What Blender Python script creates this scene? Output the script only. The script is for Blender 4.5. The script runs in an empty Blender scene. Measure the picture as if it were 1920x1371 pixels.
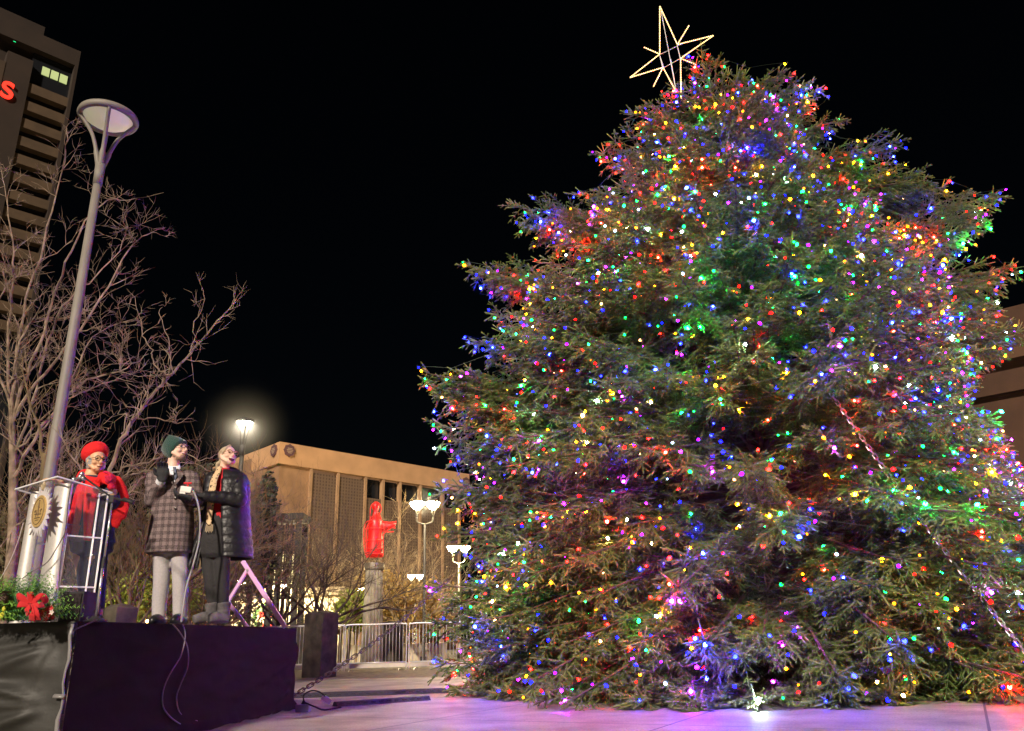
import bpy, bmesh, math, random
import numpy as np
from mathutils import Vector, Matrix
sc = bpy.context.scene
col = sc.collection
PI = math.pi
rad = math.radians

# ---------------------------------------------------------------- camera
FPX = 1500.0                       # focal length in photo pixels (1920 wide)
TH = math.atan(514.5 / FPX)        # pitch
RO = rad(1.52)                     # roll
EYE = Vector((0, 0, 0.78))
_c, _s, _cr, _sr = math.cos(TH), math.sin(TH), math.cos(RO), math.sin(RO)
FW = Vector((0, _c, _s)); _r0 = Vector((1, 0, 0)); _u0 = Vector((0, -_s, _c))
RT = _cr * _r0 - _sr * _u0; UP = _cr * _u0 + _sr * _r0
cd = bpy.data.cameras.new('camera'); cam = bpy.data.objects.new('camera', cd); col.objects.link(cam)
cd.sensor_width = 36; cd.lens = 36 * FPX / 1920; cd.clip_start = .1; cd.clip_end = 900
cam.matrix_world = Matrix.Translation(EYE) @ Matrix((RT, UP, -FW)).transposed().to_4x4()
sc.camera = cam

def ray(px, py): return FW + RT * ((px - 960) / FPX) + UP * ((685.5 - py) / FPX)
def P(px, py, Y):                  # surveyed point: photo bearing at true depth Y
    d = ray(px, py); return EYE + d * (Y / d.y)
def G(px, py, z=0.0):
    d = ray(px, py); return EYE + d * ((z - EYE.z) / d.z)
def PL(px, py, p0, n):             # on a vertical wall plane
    d = ray(px, py); t = (Vector(p0) - EYE).dot(n) / d.dot(n); return EYE + d * t

# ---------------------------------------------------------------- render / world
sc.render.engine = 'CYCLES'
sc.cycles.use_denoising = True
try:
    sc.cycles.denoiser = 'OPENIMAGEDENOISE'; sc.cycles.denoising_prefilter = 'ACCURATE'
except Exception: pass
sc.cycles.max_bounces = 6; sc.cycles.diffuse_bounces = 2; sc.cycles.glossy_bounces = 3
sc.cycles.transmission_bounces = 6; sc.cycles.transparent_max_bounces = 12
sc.cycles.sample_clamp_indirect = 4.0; sc.cycles.caustics_reflective = False; sc.cycles.caustics_refractive = False
sc.view_settings.view_transform = 'Standard'; sc.view_settings.look = 'None'; sc.view_settings.exposure = 0
w = bpy.data.worlds.new('World'); sc.world = w; w.use_nodes = True
nt = w.node_tree; bg = nt.nodes['Background']
sky = nt.nodes.new('ShaderNodeTexSky'); sky.sky_type = 'NISHITA'; sky.sun_disc = False
SUNV = Vector((.20, .84, -.45)).normalized()      # travel direction of the flood of plaza light behind the camera
sky.sun_elevation = math.asin(-SUNV.z); sky.sun_rotation = math.atan2(-SUNV.x, -SUNV.y)
nt.links.new(sky.outputs[0], bg.inputs[0]); bg.inputs[1].default_value = 0.0004
sl = bpy.data.lights.new('sun', 'SUN'); so = bpy.data.objects.new('sun', sl); col.objects.link(so)
sl.energy = 5.3; sl.angle = rad(3.0); sl.color = (1, .86, .70)
so.rotation_euler = SUNV.to_track_quat('-Z', 'Y').to_euler(); so.location = (-20, -30, 30)

# ---------------------------------------------------------------- materials
def _lin(c): return (c[0], c[1], c[2], 1)
def mat(name, color, rough=.7, metal=0, noise=0, nscale=8, bump=0, bscale=40, emit=None, estr=0, col2=None, spec=.5, coords='Object', trans=0, sheen=0, detail=4):
    m = bpy.data.materials.new(name); m.use_nodes = True; t = m.node_tree; b = t.nodes['Principled BSDF']
    b.inputs['Base Color'].default_value = _lin(color); b.inputs['Roughness'].default_value = rough
    b.inputs['Metallic'].default_value = metal; b.inputs['Specular IOR Level'].default_value = spec
    if trans: b.inputs['Transmission Weight'].default_value = trans
    if sheen: b.inputs['Sheen Weight'].default_value = sheen
    tc = t.nodes.new('ShaderNodeTexCoord')
    if noise or col2:
        n = t.nodes.new('ShaderNodeTexNoise'); n.inputs['Scale'].default_value = nscale; n.inputs['Detail'].default_value = detail
        t.links.new(tc.outputs[coords], n.inputs['Vector'])
        r = t.nodes.new('ShaderNodeValToRGB'); r.color_ramp.elements[0].position = .32; r.color_ramp.elements[1].position = .68
        a = col2 if col2 else tuple(max(0, v * (1 - noise)) for v in color)
        z = color if col2 else tuple(min(1, v * (1 + noise)) for v in color)
        r.color_ramp.elements[0].color = _lin(a); r.color_ramp.elements[1].color = _lin(z)
        t.links.new(n.outputs['Fac'], r.inputs[0]); t.links.new(r.outputs[0], b.inputs['Base Color'])
    if bump:
        n2 = t.nodes.new('ShaderNodeTexNoise'); n2.inputs['Scale'].default_value = bscale; n2.inputs['Detail'].default_value = 5
        t.links.new(tc.outputs[coords], n2.inputs['Vector'])
        bp = t.nodes.new('ShaderNodeBump'); bp.inputs['Strength'].default_value = bump; bp.inputs['Distance'].default_value = .02
        t.links.new(n2.outputs['Fac'], bp.inputs['Height']); t.links.new(bp.outputs[0], b.inputs['Normal'])
    if emit:
        b.inputs['Emission Color'].default_value = _lin(emit); b.inputs['Emission Strength'].default_value = estr
    return m

# ---------------------------------------------------------------- mesh builder
class MB:
    def __init__(s): s.v = []; s.f = []; s.m = []
    def add(s, vs, fs, mi=0):
        o = len(s.v); s.v += [tuple(v) for v in vs]; s.f += [tuple(i + o for i in f) for f in fs]; s.m += [mi] * len(fs)
    def boxx(s, c, ax, ay, az, mi=0):          # centre and three half-axis vectors
        c = Vector(c); ax = Vector(ax); ay = Vector(ay); az = Vector(az)
        vs = [c + sx * ax + sy * ay + sz * az for sz in (-1, 1) for sy in (-1, 1) for sx in (-1, 1)]
        s.add(vs, [(0, 2, 3, 1), (4, 5, 7, 6), (0, 1, 5, 4), (2, 6, 7, 3), (0, 4, 6, 2), (1, 3, 7, 5)], mi)
    def box(s, x0, x1, y0, y1, z0, z1, mi=0):
        s.boxx(((x0 + x1) / 2, (y0 + y1) / 2, (z0 + z1) / 2), ((x1 - x0) / 2, 0, 0), (0, (y1 - y0) / 2, 0), (0, 0, (z1 - z0) / 2), mi)
    def bevbox(s, c, ax, ay, az, bv=.01, mi=0):
        c, ax, ay, az = map(Vector, (c, ax, ay, az)); L = [ax.length, ay.length, az.length]; U = [ax / L[0], ay / L[1], az / L[2]]
        bm = bmesh.new(); bmesh.ops.create_cube(bm, size=2)
        for v in bm.verts: v.co = Vector((v.co.x * L[0], v.co.y * L[1], v.co.z * L[2]))
        bmesh.ops.bevel(bm, geom=bm.edges[:] + bm.verts[:], offset=bv, segments=2, affect='EDGES', profile=.6)
        bm.verts.index_update()
        s.add([c + U[0] * v.co.x + U[1] * v.co.y + U[2] * v.co.z for v in bm.verts], [[v.index for v in f.verts] for f in bm.faces], mi); bm.free()
    def tube(s, pts, rr, n=6, mi=0, cap=True, flat=None):
        pts = [Vector(p) for p in pts]; k = len(pts)
        if not hasattr(rr, '__len__'): rr = [rr] * k
        vs = []; t0 = None; ref = None
        for i, p in enumerate(pts):
            t = (pts[min(i + 1, k - 1)] - pts[max(i - 1, 0)])
            t = t.normalized() if t.length > 1e-9 else Vector((0, 0, 1))
            if ref is None:
                ref = t.orthogonal().normalized() if flat is None else (Vector(flat) - t * t.dot(Vector(flat))).normalized()
            else:
                ref = (ref - t * ref.dot(t)); ref = ref.normalized() if ref.length > 1e-6 else t.orthogonal().normalized()
            b = t.cross(ref); r = rr[i]; ra, rb = (r, r) if not hasattr(r, '__len__') else r
            for j in range(n):
                a = 2 * PI * j / n; vs.append(p + ref * (ra * math.cos(a)) + b * (rb * math.sin(a)))
        fs = [(i * n + j, i * n + (j + 1) % n, (i + 1) * n + (j + 1) % n, (i + 1) * n + j) for i in range(k - 1) for j in range(n)]
        if cap: fs += [tuple(range(n))[::-1], tuple((k - 1) * n + j for j in range(n))]
        s.add(vs, fs, mi)
    def rings(s, rings, mi=0, cap=True, closed=True):   # each ring a list of points
        n = len(rings[0]); vs = [p for r in rings for p in r]; k = len(rings)
        fs = [(i * n + j, i * n + (j + 1) % n, (i + 1) * n + (j + 1) % n, (i + 1) * n + j) for i in range(k - 1) for j in range(n if closed else n - 1)]
        if cap and closed: fs += [tuple(range(n))[::-1], tuple((k - 1) * n + j for j in range(n))]
        s.add(vs, fs, mi)
    def ell(s, c, r, n=14, m=9, mat3=None, mi=0):
        c = Vector(c); vs = []; fs = []
        for i in range(m + 1):
            th = PI * i / m
            for j in range(n):
                a = 2 * PI * j / n
                v = Vector((r[0] * math.sin(th) * math.cos(a), r[1] * math.sin(th) * math.sin(a), r[2] * math.cos(th)))
                if mat3 is not None: v = mat3 @ v
                vs.append(c + v)
        for i in range(m):
            for j in range(n): fs.append((i * n + j, (i + 1) * n + j, (i + 1) * n + (j + 1) % n, i * n + (j + 1) % n))
        s.add(vs, fs, mi)
    def lathe(s, prof, c=(0, 0, 0), n=20, mi=0, cap=False):
        c = Vector(c); s.rings([[c + Vector((r * math.cos(2 * PI * j / n), r * math.sin(2 * PI * j / n), z)) for j in range(n)] for r, z in prof], mi, cap)
    def poly(s, pts, th, nrm, mi=0):            # extruded polygon
        nrm = Vector(nrm).normalized() * th; n = len(pts); a = [Vector(p) for p in pts]; b = [p + nrm for p in a]
        s.add(a + b, [tuple(range(n))[::-1], tuple(range(n, 2 * n))] + [(i, (i + 1) % n, (i + 1) % n + n, i + n) for i in range(n)], mi)
    def build(s, name, m, parent=None, origin=None, smooth=False):
        o3 = Vector(origin) if origin is not None else (parent_loc(parent) if parent else Vector((0, 0, 0)))
        me = bpy.data.meshes.new(name); me.from_pydata([(v[0] - o3.x, v[1] - o3.y, v[2] - o3.z) for v in s.v], [], s.f)
        for x in (m if isinstance(m, (list, tuple)) else [m]): me.materials.append(x)
        if any(s.m): me.polygons.foreach_set('material_index', s.m)
        if smooth: me.polygons.foreach_set('use_smooth', [True] * len(me.polygons))
        me.update()
        o = bpy.data.objects.new(name, me); col.objects.link(o)
        if parent: o.parent = parent; o.location = o3 - parent_loc(parent)
        else: o.location = o3
        return o
def parent_loc(p):
    l = Vector((0, 0, 0))
    while p is not None: l = l + p.location; p = p.parent
    return l
def tag(o, label=None, cat=None, group=None, kind=None):
    if label: o['label'] = label
    if cat: o['category'] = cat
    if group: o['group'] = group
    if kind: o['kind'] = kind
    return o
def thing(name, label, cat, loc=(0, 0, 0), group=None):
    o = bpy.data.objects.new(name, None); o.empty_display_size = .2; col.objects.link(o); o.location = loc
    return tag(o, label, cat, group)
def children(o): return [c for c in list(bpy.data.objects) if c.parent == o]
def copy_tree(o, parent=None, loc=None, rz=None):
    c = o.copy(); col.objects.link(c)
    if parent: c.parent = parent
    if loc is not None: c.location = loc
    if rz is not None: c.rotation_euler = (0, 0, rz)
    for k in children(o): copy_tree(k, c)
    return c
def remesh(o, vox, smooth=0):
    m = o.modifiers.new('r', 'REMESH'); m.mode = 'VOXEL'; m.voxel_size = vox; m.use_smooth_shade = True
    if smooth:
        k = o.modifiers.new('s', 'SMOOTH'); k.iterations = smooth; k.factor = .5
    bpy.context.view_layer.update()
    dg = bpy.context.evaluated_depsgraph_get(); me = bpy.data.meshes.new_from_object(o.evaluated_get(dg))
    mats = list(o.data.materials); old = o.data; o.modifiers.clear(); o.data = me; bpy.data.meshes.remove(old)
    me.materials.clear()
    for x in mats: me.materials.append(x)
    me.polygons.foreach_set('use_smooth', [True] * len(me.polygons))
    return o
def npmesh(name, v, loops, counts, mats, parent=None, mi=None, smooth=False):
    me = bpy.data.meshes.new(name); v = np.ascontiguousarray(v, dtype=np.float32); loops = np.ascontiguousarray(loops, dtype=np.int32)
    me.vertices.add(len(v)); me.vertices.foreach_set('co', v.ravel())
    me.loops.add(len(loops)); me.loops.foreach_set('vertex_index', loops)
    nf = len(loops) // counts; me.polygons.add(nf)
    me.polygons.foreach_set('loop_start', np.arange(nf, dtype=np.int32) * counts)
    me.polygons.foreach_set('loop_total', np.full(nf, counts, dtype=np.int32))
    if mi is not None: me.polygons.foreach_set('material_index', mi)
    for x in mats: me.materials.append(x)
    me.update(calc_edges=True)
    o = bpy.data.objects.new(name, me); col.objects.link(o)
    if parent: o.parent = parent
    return o
def interp(tab, x):
    for (a, u), (b, v) in zip(tab, tab[1:]):
        if x <= b: return u + (v - u) * max(0, (x - a)) / (b - a)
    return tab[-1][1]
def bez(pts, n=8):                 # Catmull-Rom through the points
    pts = [Vector(p) for p in pts]; out = []
    for i in range(len(pts) - 1):
        p0 = pts[max(i - 1, 0)]; p1 = pts[i]; p2 = pts[i + 1]; p3 = pts[min(i + 2, len(pts) - 1)]
        for k in range(n):
            t = k / n
            out.append(.5 * ((2 * p1) + (p2 - p0) * t + (2 * p0 - 5 * p1 + 4 * p2 - p3) * t * t + (3 * p1 - p0 - 3 * p2 + p3) * t ** 3))
    out.append(pts[-1]); return out
# ================================================================ the big lit spruce
rng = random.Random(7); nr = np.random.default_rng(11)
AX = Vector((4.55, 14.5, 0))
PROF = [(0, 5.35), (1, 5.5), (3, 5.5), (5, 5.25), (6.3, 4.85), (7.4, 4.35), (8.4, 3.55), (9.3, 2.6), (10.2, 2.0), (11, 1.45), (11.6, .9), (11.9, .5), (12.3, .12)]
tree = thing('spruce_tree', 'huge bushy spruce covered in multicoloured lights with a lit star at its top', 'tree', AX)
M_bark = mat('spruce bark', (.11, .065, .04), .9, noise=.4, nscale=6, bump=.5)
M_needle = mat('spruce needles', (.125, .18, .032), .5, col2=(.035, .060, .014), nscale=1.3, spec=.35, detail=6)
M_tip = mat('spruce young needles', (.23, .26, .07), .5, col2=(.11, .14, .035), nscale=2.0, spec=.35)
limbs = MB()
twA, twD, twL, twR, twM = [], [], [], [], []      # start, direction, length, radius, material index
cand = []                                          # places a bulb can hang: (point, outward)
def twig(a, d, l, r, m=0): twA.append(a[:]); twD.append(d[:]); twL.append(l); twR.append(r); twM.append(m)
def rv(k): return Vector((rng.uniform(-k, k), rng.uniform(-k, k), rng.uniform(-k, k)))
def limb(base, tip, rise, detail=1.0, s0=.42, tipy=False):
    D = tip - base; L = D.length; hd = Vector((D.x, D.y, 0)); hd = hd.normalized() if hd.length > .01 else Vector((0, -1, 0))
    up = .12 if tipy else rng.uniform(.0, .5)
    def pt(s): return base + D * s + Vector((0, 0, rise * math.sin(PI * s) + up * (s ** 4 - s)))
    pts = [pt(i / 7) for i in range(8)]
    limbs.tube(pts, [.05 * (1 - .85 * i / 7) * (.6 + .1 * L) for i in range(8)], 5, cap=False)
    side = hd.cross(Vector((0, 0, 1)))
    n = int(L * (1 - s0) / (.15 / detail)); sg = 1
    for i in range(n + 1):
        s = s0 + (1 - s0) * i / max(n, 1); p = pt(s); fwd = (pt(min(s + .02, 1)) - pt(s - .02)).normalized(); sg = -sg
        for q in (sg, -sg) if i < n else (0,):
            ln = (.22 + .62 * (1 - s) / (1 - s0) * min(1, L / 3.5)) * rng.uniform(.65, 1.25)
            d = (fwd * .7 + side * q * rng.uniform(.3, .9) + Vector((0, 0, rng.uniform(-1.1, .35))) + rv(.25)).normalized()
            spray(p, d, ln, fwd, detail, s)
    # candle-like leader shoots at the tip
    T = pt(1); fwd = (pt(1) - pt(.93)).normalized()
    for k in range(5 if tipy else 3):
        d = (fwd + rv(.75) + Vector((0, 0, .35))).normalized()
        twig(T - fwd * .05, d, rng.uniform(.14, .30), .022, 1); cand.append((T + d * .14, hd))
def spray(p, d, ln, fwd, detail, s):
    steps = max(2, int(ln / .085)); perp = d.cross(Vector((0, 0, 1)))
    perp = perp.normalized() if perp.length > .05 else Vector((1, 0, 0)); q = 1; cur = Vector(p)
    limbs.tube([p, p + d * ln * .8 - Vector((0, 0, .05 * ln))], [.006, .002], 3, cap=False)
    for k in range(steps):
        t = (k + 1) / steps; dd = (d + Vector((0, 0, -.22 * t * ln)) + rv(.05)).normalized()
        nx = cur + dd * ln / steps; twig(cur, dd, ln / steps * 1.15, .020, 0)
        q = -q
        for qq in (q, -q):
            if rng.random() < .08: continue
            l2 = (.085 + .07 * (1 - t)) * rng.uniform(.7, 1.45) * (1.15 if ln > .4 else 1)
            d2 = (dd * .8 + perp * qq * .75 + Vector((0, 0, rng.uniform(-.55, .3))) + rv(.25)).normalized()
            twig(nx, d2, l2, .023, 1 if (s > .85 and rng.random() < .5) else 0)
        cur = nx
    twig(cur, (dd + rv(.12)).normalized(), .12, .021, 1 if s > .75 else 0)
    cand.append((cur + Vector((0, 0, .0)), (cur - AX) * 1.0))
    if ln > .35: cand.append((Vector(p) + d * ln * .55, (cur - AX) * 1.0))
# outline of the crown's body as surveyed from the plaza: (row, left, right)
OUT = [(120, 1330, 1345), (150, 1290, 1400), (185, 1245, 1455), (245, 1190, 1500), (300, 1150, 1545), (350, 1125, 1605), (400, 1085, 1665), (450, 1010, 1740), (520, 965, 1795), (600, 955, 1810), (680, 975, 1835), (740, 955, 1855), (800, 885, 1880), (900, 870, 1940), (1000, 868, 2020), (1100, 855, 2100), (1340, 850, 2160)]
def inside(p, mg=24):
    v = p - EYE; zc = v.dot(FW)
    if zc < 1: return True
    px = 960 + FPX * v.dot(RT) / zc; py = 685.5 - FPX * v.dot(UP) / zc
    if py < 120 + mg: return False
    return interp([(a, b) for a, b, c in OUT], py) + mg < px < interp([(a, c) for a, b, c in OUT], py) - mg
# regular limbs all round the trunk; the side away from the plaza is thinner
nl = 0; k = 0
while nl < 560:
    k += 1; z = 12.0 * (1 - math.sqrt(1 - rng.random() * .985)) if rng.random() < .82 else rng.uniform(0, 11.8)
    phi = rng.uniform(0, 2 * PI); front = -math.sin(phi)     # 1 = towards the camera
    if front < -.35 and rng.random() < .78: continue
    det = 1.0 if front > -.3 else .55
    R = interp(PROF, z) * rng.uniform(.78, 1.03) * (1 + .13 * math.sin(phi * 5 + z * 1.9) * math.sin(z * 2.3 + phi * 2) + (.05 if z < 8 else 0))
    if z > 5.5 and math.cos(phi) > 0: R *= 1 - (.24 if z < 10 else .16) * min(1, (z - 5.5) / 2) * math.sqrt(math.cos(phi))
    zz = max(.12, z + rng.uniform(-.1, .1)); dr = Vector((math.cos(phi), math.sin(phi), 0))
    for _q in range(14):
        if inside(AX + dr * R + Vector((0, 0, zz))): break
        R *= .93
    if R < .25: continue
    lift = .35 - .055 * (12 - z)          # upper limbs rise, lower ones droop
    tip = AX + dr * R + Vector((0, 0, zz)); base = AX + dr * .1 + Vector((0, 0, max(.15, zz - (.55 if z > 8 else .15 if z > 4 else -.35) * R * .5)))
    limb(base, tip, .12 + .10 * R * .3, det, s0=.42 if R > 2 else .25); nl += 1
# an inner layer so that no light leaks through
for k in range(150):
    z = rng.uniform(0, 10.5); phi = rng.uniform(PI * .95, PI * 2.05); R = interp(PROF, z) * rng.uniform(.55, .74); dr = Vector((math.cos(phi), math.sin(phi), 0))
    limb(AX + dr * .1 + Vector((0, 0, z + .2)), AX + dr * R + Vector((0, 0, z)), .1, .8, s0=.5)
for k in range(70):                      # the crowded leader shoots of the top
    z = rng.uniform(9.4, 11.35); phi = rng.uniform(PI * .9, PI * 2.1); R = interp(PROF, z) * rng.uniform(.6, 1.0); dr = Vector((math.cos(phi), math.sin(phi), 0)); tp = AX + dr * R + Vector((0, 0, z + .1))
    for _q in range(10):
        if inside(tp, 10): break
        R *= .88; tp = AX + dr * R + Vector((0, 0, z + .1))
    limb(AX + dr * .08 + Vector((0, 0, z - .35)), tp, .05, 1.1, s0=.25)
# the limbs that stick out of the outline
for px, py, Y, dz in [(800, 700, 14.0, 1.2), (815, 725, 14.2, 1.2), (845, 745, 13.7, .9), (870, 700, 14.2, 1.0), (890, 640, 14, 1.0), (925, 655, 13.8, .8), (880, 500, 14.5, 1.1), (905, 520, 14.2, .9), (930, 590, 14.2, .8), (965, 388, 14.5, 1.1), (985, 420, 14.3, .9),
        (1045, 395, 14.4, .9), (1090, 365, 14.5, .8), (1130, 290, 14.5, .7), (1150, 265, 14.3, .7), (1185, 215, 14.5, .6), (1215, 200, 14.3, .6), (1262, 165, 14.4, .6), (1305, 158, 14.4, .5), (1342, 122, 14.5, .7), (1395, 145, 14.4, .6), (1435, 150, 14.5, .7),
        (1475, 150, 14.4, .8), (1535, 170, 14.5, .9), (1510, 200, 14.2, .7), (1575, 225, 14.5, .7), (1560, 290, 14.3, .6), (1600, 300, 14.4, .7), (1680, 265, 14.5, 1.1), (1660, 310, 14.3, .9), (1715, 330, 14.5, .8), (1770, 350, 14.5, .9), (1740, 420, 14.2, .8),
        (1866, 368, 14.7, 1.2), (1840, 425, 14.5, .9), (1895, 503, 14.7, 1.0), (1850, 520, 14.4, .7), (1860, 580, 14.4, .6), (1912, 622, 14.8, .9), (828, 800, 13.7, .5), (862, 860, 13.8, .3), (828, 925, 13.6, .5), (845, 1000, 13.3, .2), (820, 1100, 13.4, .1), (818, 1170, 13.3, 0),
        (830, 1245, 13.0, 0), (850, 1292, 12.9, -.1), (930, 1312, 12.0, -.2), (1050, 1322, 11.0, -.2), (1190, 1336, 9.9, -.3), (1290, 1335, 9.5, -.3), (1420, 1336, 9.25, -.3), (1560, 1334, 9.3, -.3), (1700, 1330, 9.5, -.3), (1850, 1326, 9.9, -.3)]:
    t = P(px, py, Y); t.z = max(t.z, .06); dr = Vector((t.x - AX.x, t.y - AX.y, 0)); b = AX + dr * .03; b.z = max(.3, t.z - dz * .9)
    limb(b, t, .05, 1.15, s0=max(.45, 1 - 1.5 / max((t - b).length, .1)), tipy=True)
    for j in range(2):                       # a couple of companions just inside it
        t2 = t - dr.normalized() * rng.uniform(.25, .6) + Vector((rng.uniform(-.3, .3), rng.uniform(-.6, .2), rng.uniform(-.45, .1))); t2.z = max(t2.z, .08)
        limb(b, t2, .05, 1.0, s0=max(.55, 1 - 1.2 / max((t2 - b).length, .1)))
nt_ = len(twA); A = np.array(twA, dtype=np.float32); D = np.array(twD, dtype=np.float32); L = np.array(twL, dtype=np.float32); RR = np.array(twR, dtype=np.float32); MM = np.array(twM)
# needles: thin triangles leaving each twig forward and outward
cx_ = A[:, 0] - AX.x; cy_ = A[:, 1] - AX.y; rad_ = np.hypot(cx_, cy_); Rz_ = np.interp(A[:, 2], [p_[0] for p_ in PROF], [p_[1] for p_ in PROF]); hid = (rad_ < .62 * Rz_) | (cy_ > 1.2)
cnt = np.maximum(6, (L * 190).astype(int)); cnt[hid] = 5; idx = np.repeat(np.arange(nt_), cnt); N = len(idx)
print('twigs', nt_, 'needles', N)
t = nr.random(N, dtype=np.float32); ang = nr.random(N, dtype=np.float32) * 2 * np.pi
d = D[idx]; ref = np.where(np.abs(d[:, 2:3]) < .9, np.array([[0, 0, 1]], np.float32), np.array([[1, 0, 0]], np.float32))
u = np.cross(d, ref); u /= np.linalg.norm(u, axis=1, keepdims=True); v_ = np.cross(d, u)
rd = u * np.cos(ang)[:, None] + v_ * np.sin(ang)[:, None]; tn = -u * np.sin(ang)[:, None] + v_ * np.cos(ang)[:, None]
base = A[idx] + d * (t * L[idx])[:, None]
nlen = RR[idx] * (1.05 + .5 * nr.random(N, dtype=np.float32)) * (1.08 - .35 * t)
tipv = base + (rd * .95 + d * .55) * nlen[:, None]; hw = tn * .0038
V = np.empty((N * 3, 3), np.float32); V[0::3] = base - hw; V[1::3] = base + hw; V[2::3] = tipv
V[:, 2] = np.maximum(V[:, 2], .006)
AXn = np.array([AX.x, AX.y, 0], np.float32)
# each twig also has a solid tapering core, so it reads as a plump bottle-brush
uu = np.cross(D, np.where(np.abs(D[:, 2:3]) < .9, np.array([[0, 0, 1]], np.float32), np.array([[1, 0, 0]], np.float32))); uu /= np.linalg.norm(uu, axis=1, keepdims=True); vv = np.cross(D, uu)
C = np.empty((nt_, 8, 3), np.float32); jit = (.8 + .4 * nr.random((nt_, 1), dtype=np.float32))
for j in range(3):
    e = (uu * math.cos(2 * PI * j / 3) + vv * math.sin(2 * PI * j / 3)) * (RR[:, None] * .5) * jit
    C[:, 1 + j] = A + D * (L[:, None] * .12) + e; C[:, 4 + j] = A + D * (L[:, None] * .93) + e * .9
C[:, 0] = A; C[:, 7] = A + D * (L[:, None] * 1.02); C[:, :, 2] = np.maximum(C[:, :, 2], .006)
ft = np.array([(0, 2, 1), (0, 3, 2), (0, 1, 3), (1, 2, 5), (1, 5, 4), (2, 3, 6), (2, 6, 5), (3, 1, 4), (3, 4, 6), (4, 5, 7), (5, 6, 7), (6, 4, 7)])
LC = (np.arange(nt_)[:, None, None] * 8 + ft[None]).reshape(-1)
V = np.concatenate([V, C.reshape(-1, 3)]); LP = np.concatenate([np.arange(N * 3), LC + N * 3]); MIX = np.concatenate([MM[idx], np.repeat(MM, 12)]).astype(np.int32)
crown = npmesh('crown', V - AXn, LP, 3, [M_needle, M_tip], tree, MIX); del V, base, tipv, LP, C
limbs.v = [(a, b, max(c, .01)) for a, b, c in limbs.v]
limbs.build('branches', M_bark, tree)
tk = MB(); tk.tube([AX + Vector((.02 * math.sin(i), 0, i * 1.05)) for i in range(12)], [.26 * (1 - i / 12.5) for i in range(12)], 10); tk.build('trunk', M_bark, tree, smooth=True)

# ---------------------------------------------------------------- bulbs on strings
BULB = {  # visible lens colour, strength, share
    'red': ((1, .0016, .0005), 430, .22), 'blue': ((.0003, .0022, 1), 650, .31), 'green': ((.0003, 1, .09), 330, .14),
    'amber': ((1, .24, .0006), 210, .16), 'violet': ((.30, .0025, 1), 250, .11), 'warm': ((1, .5, .16), 130, .05), 'white': ((.5, .75, 1), 200, .03)}
M_wire = mat('light string wire', (.06, .09, .06), .5); M_sock = mat('bulb socket', (.03, .07, .04), .6)
def bulb_mesh(nm, c, s, r=.0175, le=.042):
    b = MB(); n = 6; prof = [(.35, .0), (.95, .25), (1, .5), (.62, .8), (.08, 1.0)]
    b.lathe([(r * a, -le * z) for a, z in prof], n=n, cap=True)
    b.lathe([(r * .55, .016), (r * .55, 0)], n=5, mi=1, cap=True)
    me = bpy.data.meshes.new('bulb'); me.from_pydata(b.v, [], b.f)
    m = bpy.data.materials.new('bulb ' + nm); m.use_nodes = True; q = m.node_tree.nodes['Principled BSDF']
    q.inputs['Base Color'].default_value = _lin(tuple(x * .5 for x in c)); q.inputs['Emission Color'].default_value = _lin(c); q.inputs['Emission Strength'].default_value = s
    me.materials.append(m); me.materials.append(M_sock); me.polygons.foreach_set('material_index', b.m); me.update(); return me
bm_ = {}
for k_, (c_, s_, w_) in BULB.items():
    bm_[k_] = [bulb_mesh(k_, tuple(max(x_, {.05: .0010, .45: .0012, 6.0: .0008}[f]) for x_ in c_), s_ * f) for f in (.05, .45, 6.0)]
keys = list(BULB); wts = [BULB[k_][2] for k_ in keys]
# keep the outermost candidates that are spread out
pts = []
grid = {}
rng.shuffle(cand)
def outness(p):
    R = interp(PROF, max(0, min(12.5, p.z))); return math.hypot(p.x - AX.x, p.y - AX.y) / max(R, .3)
cells = {}
for p, o in cand:
    ph = math.atan2(p.x - AX.x, -(p.y - AX.y)); R = interp(PROF, max(0, min(12.5, p.z)))
    if abs(ph) > 2.35 and rng.random() < .75: continue
    if p.z < .1: continue
    key = (int(p.z / .19), int((ph + 7) * max(R, .4) / .19)); v = outness(p) + rng.uniform(0, .12)
    if R < .4: key = (key[0], int((ph + 7) * 2))
    if v > cells.get(key, (0, None))[0]: cells[key] = (v, p)
cl = [p for v, p in cells.values() if v > .5]; rng.shuffle(cl)
grid = {}
for p in cl:
    key = tuple(int(c // .16) for c in p)
    if any((q - p).length < .10 for dx in (-1, 0, 1) for dy in (-1, 0, 1) for dz in (-1, 0, 1) for q in grid.get((key[0] + dx, key[1] + dy, key[2] + dz), ())): continue
    grid.setdefault(key, []).append(p); h = Vector((p.x - AX.x, p.y - AX.y, .3)).normalized()
    q = p + h * rng.uniform(.0, .06) + rv(.05); q.z = max(q.z, .05); pts.append(q)
    if len(pts) >= 3100: break
NS = 31; per = 100
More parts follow.
